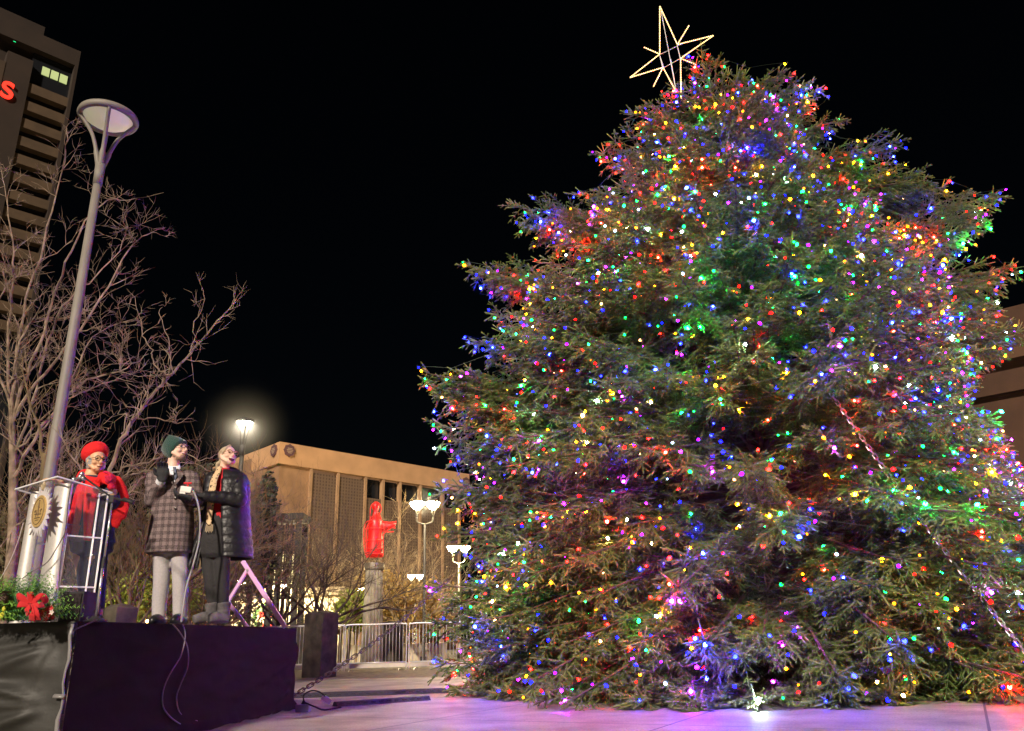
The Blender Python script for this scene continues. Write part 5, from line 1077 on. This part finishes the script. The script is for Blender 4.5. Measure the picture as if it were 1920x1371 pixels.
b.tube(pt_, [(.014, .008)] * 4 + [(.009, .01)] * 4 + [(.018, .012)] * 4, 8, flat=(1, 0, 0)); b.tube([CLp + nf * .055 + uf * .05 + Vector((0, 0, .47)), CLp + nf * .055 - uf * .04 + Vector((0, 0, .465))], [(.02, .01)] * 2, 6); b.build('corner_tie', mat('grey plastic tie', (.20, .19, .19), .35), stg, smooth=True)

# ---- podium
Yp = 6.95
pw = Vector((.79, -.61, 0)).normalized(); pn = Vector((-.61, -.79, 0)).normalized(); pd = -pn
cR = P(88, 1150, Yp); cR = Vector((cR.x, cR.y, STZ)); Wd = .50; pc = cR - pw * Wd / 2; Hp = P(122, 911, Yp).z - STZ
print('podium h', Hp)
pod = thing('podium', 'clear acrylic podium with brushed silver columns and a gold sunburst seal', 'podium', pc)
M_sil = mat('brushed silver', (.74, .70, .66), .38, metal=.55, noise=.06, nscale=50)
def acrylic():
    m = bpy.data.materials.new('clear acrylic'); m.use_nodes = True; t = m.node_tree; b = t.nodes['Principled BSDF']; b.inputs['Base Color'].default_value = (.95, .95, .97, 1); b.inputs['Roughness'].default_value = .03
    tr = t.nodes.new('ShaderNodeBsdfTransparent'); mx = t.nodes.new('ShaderNodeMixShader'); lw = t.nodes.new('ShaderNodeLayerWeight'); lw.inputs[0].default_value = .25; mm = t.nodes.new('ShaderNodeMath'); mm.operation = 'MULTIPLY_ADD'; mm.inputs[1].default_value = .22; mm.inputs[2].default_value = .06
    b.inputs['Metallic'].default_value = .0; t.links.new(lw.outputs['Fresnel'], mm.inputs[0]); t.links.new(mm.outputs[0], mx.inputs[0]); t.links.new(tr.outputs[0], mx.inputs[1]); t.links.new(b.outputs[0], mx.inputs[2]); t.links.new(mx.outputs[0], t.nodes['Material Output'].inputs[0]); return m
M_acr = acrylic(); M_edge = mat('acrylic edge with painted glint', (.82, .80, .80), .2, emit=(.8, .75, .8), estr=.12)  # edge emission stands in for the light caught along the clear sheet's rim
lean = pn * -.0
for sx in (-1, 1):
    b = MB(); cc = pc + pw * sx * Wd / 2; arc = []; kr = 1.0 if sx > 0 else .62
    for z in (0, Hp * .5, Hp):
        rr_ = []
        for k in range(15):
            a_ = PI * k / 14; rr_.append(cc + pw * math.cos(a_) * .125 * kr + pn * math.sin(a_) * .085 + Vector((0, 0, z)))
        for k in range(15):
            a_ = PI * (14 - k) / 14; rr_.append(cc + pw * math.cos(a_) * (.125 * kr - .008) + pn * (math.sin(a_) * .077 - .002) + Vector((0, 0, z)))
        arc.append(rr_)
    b.rings(arc, cap=False); b.build('column', M_sil, pod, smooth=True)
dk = [pc - pw * .42 + pn * .16, pc + pw * .42 + pn * .16, pc + pw * .42 + pd * .32, pc - pw * .42 + pd * .32]; hz = [Hp + .03, Hp + .03, Hp - .05, Hp - .05]
dk = [Vector((p.x, p.y, STZ + h)) for p, h in zip(dk, hz)]
b = MB(); b.add(dk + [p + Vector((0, 0, .012)) for p in dk], [(3, 2, 1, 0), (4, 5, 6, 7)]); top_ = b.build('desk_top', M_acr, pod)
b = MB()
for i in range(4): b.tube([dk[i] + Vector((0, 0, .006)), dk[(i + 1) % 4] + Vector((0, 0, .006))], .0075, 6)
b.build('desk_edge', M_edge, top_)
for sx in (-1, 1):
    s0 = pc + pw * sx * (Wd / 2 + .10) + pd * .02; s1 = s0 + pd * .30; b = MB()
    b.add([s0 + Vector((0, 0, .0)), s1 + Vector((0, 0, 0)), s1 + Vector((0, 0, Hp - .03)), s0 + Vector((0, 0, Hp))], [(0, 1, 2, 3)]); sp2 = b.build('side_panel', M_acr, pod)
    b = MB()
    for q_ in (s1, s1 - pd * .075): b.tube([q_ + Vector((0, 0, .02)), q_ + Vector((0, 0, Hp - .05))], .008, 6)
    for z in (.30, .72): b.tube([s0 + Vector((0, 0, z)), s1 + Vector((0, 0, z))], .0075, 6)
    b.build('panel_edge', M_edge, sp2)
b = MB()
for z in (.72,):
    q4 = [pc - pw * (Wd / 2 + .1) + pd * .02, pc + pw * (Wd / 2 + .1) + pd * .02, pc + pw * (Wd / 2 + .1) + pd * .32, pc - pw * (Wd / 2 + .1) + pd * .32]; b.add([p + Vector((0, 0, z)) for p in q4], [(0, 1, 2, 3)])
b.build('shelf', M_acr, pod)
M_gold = mat('brushed gold', (.80, .55, .22), .35, metal=.5, noise=.1, nscale=30); M_goldd = mat('dark engraving', (.14, .09, .05), .6)
ec = pc + pn * .155 + pw * .20 + Vector((0, 0, Hp - .235)); sb_ = MB(); pts = []
for k in range(48):
    a_ = 2 * PI * k / 48; big = (k // 2) % 2; rr_ = (.152 if k % 2 == 0 else (.225 if big else .20)); pts.append(ec + pw * rr_ * math.cos(a_) + Vector((0, 0, rr_ * 1.06 * math.sin(a_))))
sb_.poly(pts, .012, pn); sun_ = sb_.build('sunburst', mat('pewter rays', (.72, .68, .70), .35, metal=.2), pod)
b = MB(); b.poly([ec + pn * .013 + pw * .128 * math.cos(2 * PI * k / 32) + Vector((0, 0, .136 * math.sin(2 * PI * k / 32))) for k in range(32)], .010, pn); b.build('seal', M_gold, sun_)
b = MB(); fl_ = ec + pn * .014 + Vector((0, 0, .205))
for dx, rz_ in ((-.03, .035), (0, .055), (.03, .035)): b.tube([fl_ + pw * dx * .3 - Vector((0, 0, .02)), fl_ + pw * dx + Vector((0, 0, rz_ * .5)), fl_ + pw * dx * .6 + Vector((0, 0, rz_))], [.008, .013, .005], 8)
b.build('fleur', mat('gold fleur', (.75, .6, .4), .3, metal=.6), sun_)
b = MB(); e2 = ec + pn * .0245
for k in range(40): a_ = 2 * PI * k / 40; a2_ = 2 * PI * (k + 1) / 40; b.tube([e2 + pw * .105 * math.cos(a_) + Vector((0, 0, .112 * math.sin(a_))), e2 + pw * .105 * math.cos(a2_) + Vector((0, 0, .112 * math.sin(a2_)))], .003, 4)
for (x0, z0, x1, z1, w_) in ((0, .075, 0, .0, .010), (-.018, .045, .02, .03, .006), (-.02, .0, -.03, -.045, .008), (.005, 0, .012, -.045, .008), (-.06, -.02, .065, -.03, .007), (-.07, .0, -.035, .01, .007), (.035, .0, .07, .012, .007), (-.05, -.055, .05, -.058, .007), (-.028, -.075, .03, -.077, .005), (0, .082, .002, .095, .012), (.04, -.02, .05, .01, .006), (-.05, -.01, -.055, .015, .006)):
    b.tube([e2 + pw * x0 + Vector((0, 0, z0)), e2 + pw * x1 + Vector((0, 0, z1))], w_ * .6, 5)
b.build('engraving', M_goldd, sun_)
# thin cables down the podium
for lab, pth in (('thin black cable taped down the front of the right silver column', [(134, 905), (128, 940), (124, 985), (116, 1030), (112, 1070), (110, 1110), (106, 1150)]), ('thin dark cable looping from the podium down to the flowers', [(122, 1000), (105, 1030), (88, 1055), (60, 1072), (42, 1085)]), ('pale thin cable strung from the seal down to the greenery at the left', [(44, 980), (34, 1015), (18, 1055), (-2, 1090)])):
    b = MB(); b.tube(bez([P(x, y, Yp - .16) for x, y in pth], 5), .0045, 5); tag(b.build('cable', mat('thin cable', (.09, .07, .07), .5) if 'pale' not in lab else mat('pale cable', (.45, .38, .38), .5), origin=P(pth[0][0], pth[0][1], Yp - .16)), lab, 'cable')
# ---- bunch of microphones on the desk
M_mic = mat('chrome microphone', (.55, .53, .55), .25, metal=.8); M_mb = mat('matt black metal', (.016, .015, .016), .7)
mc = P(146, 897, Yp + .05)
for i, (dx, dy, dz, lab) in enumerate(((0, 0, .0, 'silver microphone taped at the top of the cluster on the podium edge'), (.045, -.02, -.02, 'silver microphone pointing right towards the woman in the red beret'), (-.05, .02, -.025, 'silver microphone lowest on the left of the podium cluster'), (.01, .05, .03, 'small microphone standing tallest in the podium cluster'))):
    p = mc + Vector((dx, dy, dz)); d = Vector((.7 - .35 * i, .3, .5)).normalized(); t = thing('microphone', lab, 'microphone', p, None); b = MB(); b.tube([p - d * .09, p], [.010, .014], 10); b.build('handle', M_mb if i % 2 else M_mic, t, smooth=True)
    b = MB(); b.ell(p + d * .022, (.024, .024, .028), 12, 8); b.build('grille', M_mic, t, smooth=True)
b = MB(); qq = dk[2]; 
# ---- microphone stand with boom
mb0 = P(180, 1158, 6.75); mb0.z = STZ; ms = thing('microphone_stand', 'tall silver microphone stand with a boom arm leaning in front of the podium', 'microphone stand', mb0)
tp_ = P(211, 936, 6.75); midp = lin(mb0, tp_, .48)
b = MB(); b.lathe([(.001, .05), (.03, .05), (.045, .03), (.09, .012), (.092, 0), (.001, 0)], mb0, 20); b.build('base', M_mb, ms, smooth=True)
b = MB(); b.tube([mb0 + Vector((0, 0, .03)), midp], .013, 10); b.tube([midp - Vector((0, 0, .02)), tp_], .009, 10); b.build('shaft', M_mic, ms, smooth=True)
b = MB(); b.tube([midp - Vector((0, 0, .05)), midp + Vector((0, 0, .03))], .017, 10); b.build('collar', M_mb, ms)
b = MB(); b.bevbox(tp_, (.02, 0, 0), (0, .022, 0), (0, 0, .032), .006); b.build('clamp', M_mb, ms)
b = MB(); b.tube([P(155, 893, 6.85), tp_ + Vector((-.01, 0, .015))], .008, 8); b.tube([tp_ + Vector((-.01, 0, .015)), P(250, 943, 6.65)], .010, 8); b.tube([P(232, 936, 6.67), P(250, 943, 6.65)], .016, 8); b.build('boom', M_mb, ms, smooth=True)
# ---- wedge monitor and steel box beside it
a = P(147, 1160, 6.80); a.z = STZ; mw = thing('stage_monitor', 'black wedge monitor speaker on the stage at the foot of the microphone stand', 'speaker', a)
ux = Vector((.98, -.18, 0)); uy = Vector((.18, .98, 0)); b = MB(); zz = Vector((0, 0, 1))
prof = [(-.11, 0), (.13, 0), (.12, .2), (.05, .235), (-.10, .24)]; b.rings([[a + ux * (s_ * .1) + uy * y + zz * z + ux * (-.004 * z) for y, z in prof] for s_ in (-1.0, 1.0)]); b.build('cabinet', M_mb, mw)
b = MB(); b.boxx(a + uy * -.112 + zz * .12, ux * .088, uy * .003, zz * .105); b.build('grille', mat('purple black grille cloth', (.02, .012, .014), .9, bump=.4, bscale=150), mw)
a2_ = P(118, 1160, 6.85); a2_.z = STZ; b = MB(); b.bevbox(a2_ + zz * .07, ux * .042, uy * .06, zz * .07, .01); tag(b.build('power_box', mat('dull steel box', (.35, .30, .26), .4, metal=.6), origin=a2_), 'small dull steel box between the podium foot and the black monitor', 'box')
# ---- footlight washing the podium
fp = P(88, 1163, 6.65); fp.z = STZ + .03; ft_ = thing('footlight', 'small bright floor light at the foot of the silver podium column', 'lamp', fp); b = MB(); b.tube([fp, fp + Vector((0, .03, .05))], [.03, .035], 12); b.build('housing', M_mb, ft_, smooth=True)
b = MB(); b.lathe([(.001, .002), (.03, 0)], fp + Vector((0, .03, .052)), 14); b.build('lens', mat('footlight lens', (1, .9, .8), .3, emit=(1, .85, .8), estr=40), ft_)
lp = bpy.data.lights.new('footlight beam', 'SPOT'); lo = bpy.data.objects.new('footlight_beam', lp); col.objects.link(lo); lp.energy = 16; lp.spot_size = rad(75); lp.spot_blend = .8; lp.color = (1, .84, .80); lp.shadow_soft_size = .03; lo.location = fp + Vector((-.03, -.06, .06)); lo.rotation_euler = ((cR + Vector((0, -.05, .35))) - lo.location).to_track_quat('-Z', 'Y').to_euler()
# ---- floral arrangement
fa = P(35, 1168, 6.45); fa.z = STZ; ar = thing('flower_arrangement', 'festive arrangement of cedar greens, red bow and pine cone at the stage corner', 'flowers', fa)
gr_ = random.Random(44); b = MB(); b2 = MB()
for k in range(760):
    a_ = gr_.uniform(-PI, PI); el = gr_.uniform(.0, 1.35); L_ = gr_.uniform(.14, .36); d = Vector((math.cos(a_) * math.cos(el), math.sin(a_) * math.cos(el) * .7, math.sin(el))).normalized(); o_ = fa + Vector((gr_.uniform(-.22, .14), gr_.uniform(-.1, .1), gr_.uniform(.03, .12)))
    tgt = b if k % 3 else b2; n_ = 9
    for j in range(n_):
        p = o_ + d * L_ * (j + 1) / n_ - Vector((0, 0, .06 * (j / n_) ** 2))
        for q in (-1, 1):
            sd_ = d.cross(Vector((gr_.gauss(0, .4), -1, gr_.gauss(0, .4)))).normalized() * q; l2 = .035 * (1.15 - j / n_) + .012; e_ = p + (sd_ + d * .8).normalized() * l2; w2 = d.cross(sd_).normalized() * .004 + d * .004; tgt.add([p - w2, p + w2, e_], [(0, 1, 2)])
b.v = [(x, y, max(z, STZ + .01)) for x, y, z in b.v]; b2.v = [(x, y, max(z, STZ + .01)) for x, y, z in b2.v]
b.build('cedar_greens', mat('fresh cedar green', (.20, .42, .05), .6, col2=(.09, .22, .04), nscale=12), ar); b2.build('pine_greens', mat('dark pine green', (.03, .12, .04), .6), ar)
M_bow = mat('red velvet', (.50, .006, .010), .8, sheen=.15)
b = MB(); bc = P(57, 1133, 6.22)
def loop(cx, dx, dz, w_): 
    C_ = bez([cx, cx + Vector((dx, -.03, dz)), cx + Vector((dx * 1.15, .02, dz * .2)), cx], 6); b.tube(C_, [(.004, w_)] * len(C_), 8, flat=(0, -1, .2))
for dx, dz in ((-.085, .06), (.085, .055), (-.07, .0), (.075, -.01), (.0, .085)): loop(bc, dx, dz, .024)
for x0, y0, x1, y1 in ((55, 1138, 60, 1166), (60, 1136, 70, 1165), (51, 1138, 49, 1153)): b.tube(bez([P(x0, y0, 6.2), P((x0 + x1) / 2 + 2, (y0 + y1) / 2, 6.17), P(x1, y1 - 2, 6.2)], 5), [(.004, .027)] * 11, 8, flat=(0, -1, 0))
b.build('bow', M_bow, ar, smooth=True)
b = MB(); cc_ = P(7, 1124, 6.25)
for i in range(13):
    for j in range(9): a_ = 2 * PI * (j / 9 + i * .38 / 2); ph = PI * (i + .7) / 14; r0_ = .042 * math.sin(ph) + .006; z_ = .055 * math.cos(ph); d = Vector((math.cos(a_), math.sin(a_), .2)); t_ = Vector((-math.sin(a_), math.cos(a_), 0)); p = cc_ + d * r0_ + Vector((0, 0, z_)); b.add([p - t_ * .011 - d * .012, p + t_ * .011 - d * .012, p + t_ * .008 + d * .014, p - t_ * .008 + d * .014], [(0, 1, 2, 3)])
b.ell(cc_, (.035, .035, .05), 10, 7); b.build('pine_cone', mat('brown pine cone', (.16, .11, .08), .8), ar)
b = MB(); b2 = MB()
for k in range(26):
    p = P(gr_.uniform(62, 102), gr_.uniform(1140, 1163), 6.3 + gr_.uniform(-.05, .1)); tgt = b if k % 2 else b2
    for q in range(5): a_ = 2 * PI * q / 5; d = Vector((math.cos(a_), -.4, math.sin(a_))).normalized(); s_ = d.cross(Vector((0, -1, 0))).normalized() * .006; tgt.add([p, p + d * .012 + s_, p + d * .026, p + d * .012 - s_], [(0, 1, 2, 3)])
b.build('white_flowers', mat('cream petals', (.7, .6, .5), .7), ar); b2.build('red_berries', mat('red petals', (.6, .02, .03), .6), ar)
b = MB()
for k in range(6): p = P(gr_.uniform(-4, 8), gr_.uniform(1140, 1162), 6.2); b.ell(p, (.014, .012, .02), 8, 6)
b.build('yellow_buds', mat('yellow green buds', (.5, .5, .03), .6), ar)
# ---- pink-lit metal folding rail at the far stage end
M_rail = mat('pink lit aluminium rail', (.60, .34, .58), .35, metal=.4); Yq = 10.1  # the pink light on the bars is put into their base colour
rl = thing('folding_rail', 'pink lit folding metal rail standing at the far right end of the stage', 'rail', P(500, 1170, Yq))
def rp(x, y, d=0): return P(x, y, Yq + d)
for (x0, y0, x1, y1, r_w) in ((455, 1052, 535, 1176, .027), (463, 1070, 428, 1128, .020), (428, 1130, 466, 1178, .020)):
    b = MB(); a0, a1 = rp(x0, y0), rp(x1, y1); u_ = (a1 - a0).normalized(); nn_ = u_.cross(Vector((0, 1, 0))).normalized(); b.bevbox((a0 + a1) / 2, u_ * (a1 - a0).length / 2, nn_ * r_w, Vector((0, .018, 0)), .005); b.build('bar', M_rail, rl)
for x, y in ((463, 1069), (429, 1129)): q = rp(x, y, -.03); b = MB(); b.tube([q, q + Vector((0, .05, 0))], .016, 8); b.build('bolt', mat('steel bolt', (.35, .33, .35), .3, metal=.8), rl)
# ---- fairy light glows at the stage edge
for x, y, lab in ((276, 1165, 'tiny amber light on the stage edge left of the man'), (376, 1154, 'small amber light glowing between the man and the woman in boots')):
    p = P(x, y, 8.3); b = MB(); b.ell(p, (.016, .016, .016), 10, 6); tag(b.build('fairy_light', mat('amber bulb', (1, .5, .15), .4, emit=(1, .45, .12), estr=28), origin=p), lab, 'light')
# ---- cables over the side skirt
def side_pt(px, py, off=.07): return PL(px, py, CLp + nd * off, nd)
for lab, pts_, rr_ in (('grey cable hanging down the stage side in a wide loop', [(340, 1166), (347, 1185), (346, 1205), (338, 1232), (318, 1265), (306, 1295), (306, 1325), (320, 1345), (338, 1358)], .006), ('black cable hanging beside the grey one on the stage side', [(322, 1168), (340, 1190), (352, 1215), (352, 1250), (338, 1285), (331, 1310), (340, 1340), (370, 1352)], .0055), ('short black cable lying over the stage corner below the monitor', [(182, 1162), (160, 1172), (140, 1182), (137, 1195)], .005)):
    pp = [side_pt(x, y) for x, y in pts_]; pp = [Vector((p.x, p.y, max(p.z, .012))) for p in pp]; b = MB(); b.tube(bez(pp, 6), rr_, 6); tag(b.build('cable', mat('hanging cable', (.20, .18, .19) if 'grey' in lab else (.02, .02, .02), .35), origin=pp[0], smooth=True), lab, 'cable')
b = MB(); b.tube(bez([G(330, 1361, .02), G(355, 1358, .03), G(380, 1357, .03), G(399, 1356, .02)], 5), [(.035, .03)] * 16, 8); tag(b.build('cable_bundle', M_mb, origin=G(360, 1358, 0), smooth=True), 'coiled black cable bundle on the ground along the stage skirt', 'cable')
b = MB(); q0 = G(402, 1354, .02); 
b.bevbox(q0, (.035, .01, 0), (-.004, .012, 0), (0, 0, .01), .004); tag(b.build('cable_tie', mat('white tape', (.7, .66, .6), .6), origin=q0), 'scrap of white tape at the end of the cable bundle', 'tape')
# ---- cable ramps
M_rub = mat('black rubber ramp', (.022, .02, .022), .6, noise=.3, nscale=30, bump=.6, bscale=50)
def ramp(name, a, c, w_, h, lab):
    u_ = (c - a).normalized(); v_ = Vector((-u_.y, u_.x, 0)); L_ = (c - a).length; n_ = int(L_ / .11); b = MB()
    b.rings([[a + u_ * s_ + v_ * y + Vector((0, 0, z)) for y, z in ((-w_, .002), (-w_ * .45, h), (w_ * .45, h), (w_, .002))] for s_ in (0, L_)])
    for k in range(n_):
        p = a + u_ * (k + .5) * L_ / n_; b.boxx(p - v_ * w_ * .72 + Vector((0, 0, h * .5 + .006)), u_ * .03, v_ * w_ * .12, Vector((0, 0, .008)))
    return tag(b.build(name, M_rub, origin=a), lab, 'cable ramp')
ramp('cable_ramp', G(520, 1310), G(880, 1297), .16, .07, 'long black rubber cable ramp running from the stage to the spruce')
ramp('cable_ramp', G(628, 1325), G(802, 1313), .10, .06, 'short black cable ramp lying nearest the camera beside the power box')
# ---- power box, plug and lead
pb = G(568, 1335); b = MB(); t = thing('power_block', 'small grey outdoor power block with a black lead on the pavement by the stage', 'power block', pb); b.bevbox(pb + Vector((0, 0, .045)), (.085, -.01, 0), (.004, .05, 0), (0, 0, .045), .01); b.build('housing', mat('grey plastic box', (.30, .30, .31), .5), t)
b = MB(); pl = P(569, 1317, pb.y - .02); b.tube([pb + Vector((0, 0, .09)), pb + Vector((0.005, 0, .13))], [.03, .015], 10); b.build('plug', M_mb, t)
b = MB(); ld = bez([pb + Vector((.005, 0, .12)), P(570, 1303, pb.y), P(585, 1295, pb.y + .05), P(600, 1298, pb.y + .1), P(610, 1306, pb.y + .1)], 6); b.tube(ld, .009, 7); b.tube(bez([pb + Vector((.02, -.03, .11)), P(590, 1325, pb.y - .05), P(608, 1331, pb.y + .1), G(640, 1326, .03)], 6), .010, 7); b.build('lead', M_mb, t, smooth=True)
tg = P(612, 1312, pb.y + .1); b = MB(); b.boxx(tg, (.055, 0, -.035), (0, .003, 0), (.018, 0, .028)); tag(b.build('paper_tag', mat('white paper', (.8, .78, .72), .7), origin=tg), 'white paper tag tied to the black lead beside the power block', 'tag')
# ---- chains guying the tree
M_chain = mat('weathered chain steel', (.16, .13, .12), .4, metal=.6); M_chs = mat('bright chain steel', (.42, .36, .36), .35, metal=.6)
def chain(name, a, c, lab, m, sag=.25, link=.085, r=.0085, w_=.028, group=None):
    a, c = Vector(a), Vector(c); n_ = max(20, int((c - a).length / (link * .78))); b = MB(); pp = [a.lerp(c, i / n_) - Vector((0, 0, sag * 4 * (i / n_) * (1 - i / n_))) for i in range(n_ + 1)]
    for i in range(n_):
        p, q = pp[i], pp[i + 1]; u_ = (q - p).normalized(); s1 = u_.cross(Vector((0, 0, 1))).normalized(); s2 = u_.cross(s1); s_ = s1 if i % 2 else s2; cc = (p + q) / 2; hl = link / 2 - w_ / 2; ring_ = []
        for k in range(10):
            a_ = 2 * PI * k / 10; ring_.append(cc + u_ * (hl * (1 if math.cos(a_) > 0 else -1) + w_ * .62 * math.cos(a_)) + s_ * w_ * .75 * math.sin(a_))
        b.tube(ring_ + [ring_[0]], r, 4, cap=False)
    return tag(b.build(name, m, origin=a), lab, 'chain', group)
ga = G(527, 1320); chain('guy_chain', (ga.x, ga.y, .02), P(848, 1080, 12.6), 'dark steel chain rising from behind the stage to the left side of the spruce', M_chain, sag=.12, link=.095, w_=.034, r=.010)
chain('guy_chain', P(1556, 735, 10.3), P(1945, 1250, 9.2), 'bright steel chain slanting down across the right side of the spruce', M_chs, sag=.10, link=.085, w_=.028, r=.0075)
# ---- star
ys = 14.1; stt = thing('tree_star', 'tall eight pointed star of warm rope light on top of the spruce', 'star', P(1258, 180, ys))
def s3(x, y): return P(x, y, ys)
ins = dict(tr=(1270, 84), br=(1276, 110), tl=(1237, 102), bl=(1243, 127)); tips = dict(T=(1237, 12), R=(1338, 67), L=(1181, 146), B=(1277, 190))
edges = [(tips['T'], ins['tl']), (tips['T'], ins['tr']), (tips['R'], ins['tr']), (tips['R'], ins['br']), (tips['L'], ins['tl']), (tips['L'], ins['bl']), (tips['B'], ins['bl']), (tips['B'], ins['br']), (ins['tr'], (1292, 48)), (ins['tl'], (1207, 89)), (ins['br'], (1306, 122)), (ins['bl'], (1225, 163))]
M_rope = mat('warm rope light', (1, .7, .3), .4, emit=(1, .58, .20), estr=.9); M_bead = mat('rope light bead', (1, .8, .45), .4, emit=(1, .60, .22), estr=2.6); M_fr = mat('white star frame', (.6, .58, .6), .4)
b = MB()
for e0, e1 in edges:
    a0, a1 = s3(*e0), s3(*e1); b.tube([a0, a1], .006, 6); n_ = int((a1 - a0).length / .042)
    for k in range(n_): b.ell(a0.lerp(a1, (k + .5) / n_) + Vector((0, -.008, 0)), (.0145, .012, .0145), 6, 4, mi=1)
b.build('rope_light', [M_rope, M_bead], stt)
b = MB()
for e0, e1 in (((1240, 20), (1268, 170)), (ins['tl'], (1285, 78)), (ins['bl'], (1283, 105)), (ins['tr'], (1277, 112)), (ins['tl'], (1246, 130)), (ins['tl'], ins['bl']), (ins['tr'], ins['br']), ((1258, 110), (1273, 200))): b.tube([s3(*e0) + Vector((0, .02, 0)), s3(*e1) + Vector((0, .02, 0))], .008, 5)
b.build('frame', M_fr, stt)
# loose strand hanging from the left branches
strand = [(820, 805), (842, 830), (850, 858), (862, 895), (882, 925)]
st = thing('light_string', 'loose light strand hanging in mid air off the left side of the spruce', 'string lights', P(850, 858, 13.7)); b = MB(); C_ = bez([P(x, y, 13.7) for x, y in strand], 6); b.tube(C_, .005, 5); b.build('wire', M_wire, st)
for i, k_ in ((4, 'violet'), (9, 'violet'), (14, 'blue'), (19, 'blue')): o = bpy.data.objects.new('bulb', bm_[k_][1]); col.objects.link(o); o.parent = st; o.location = C_[i] - st.location
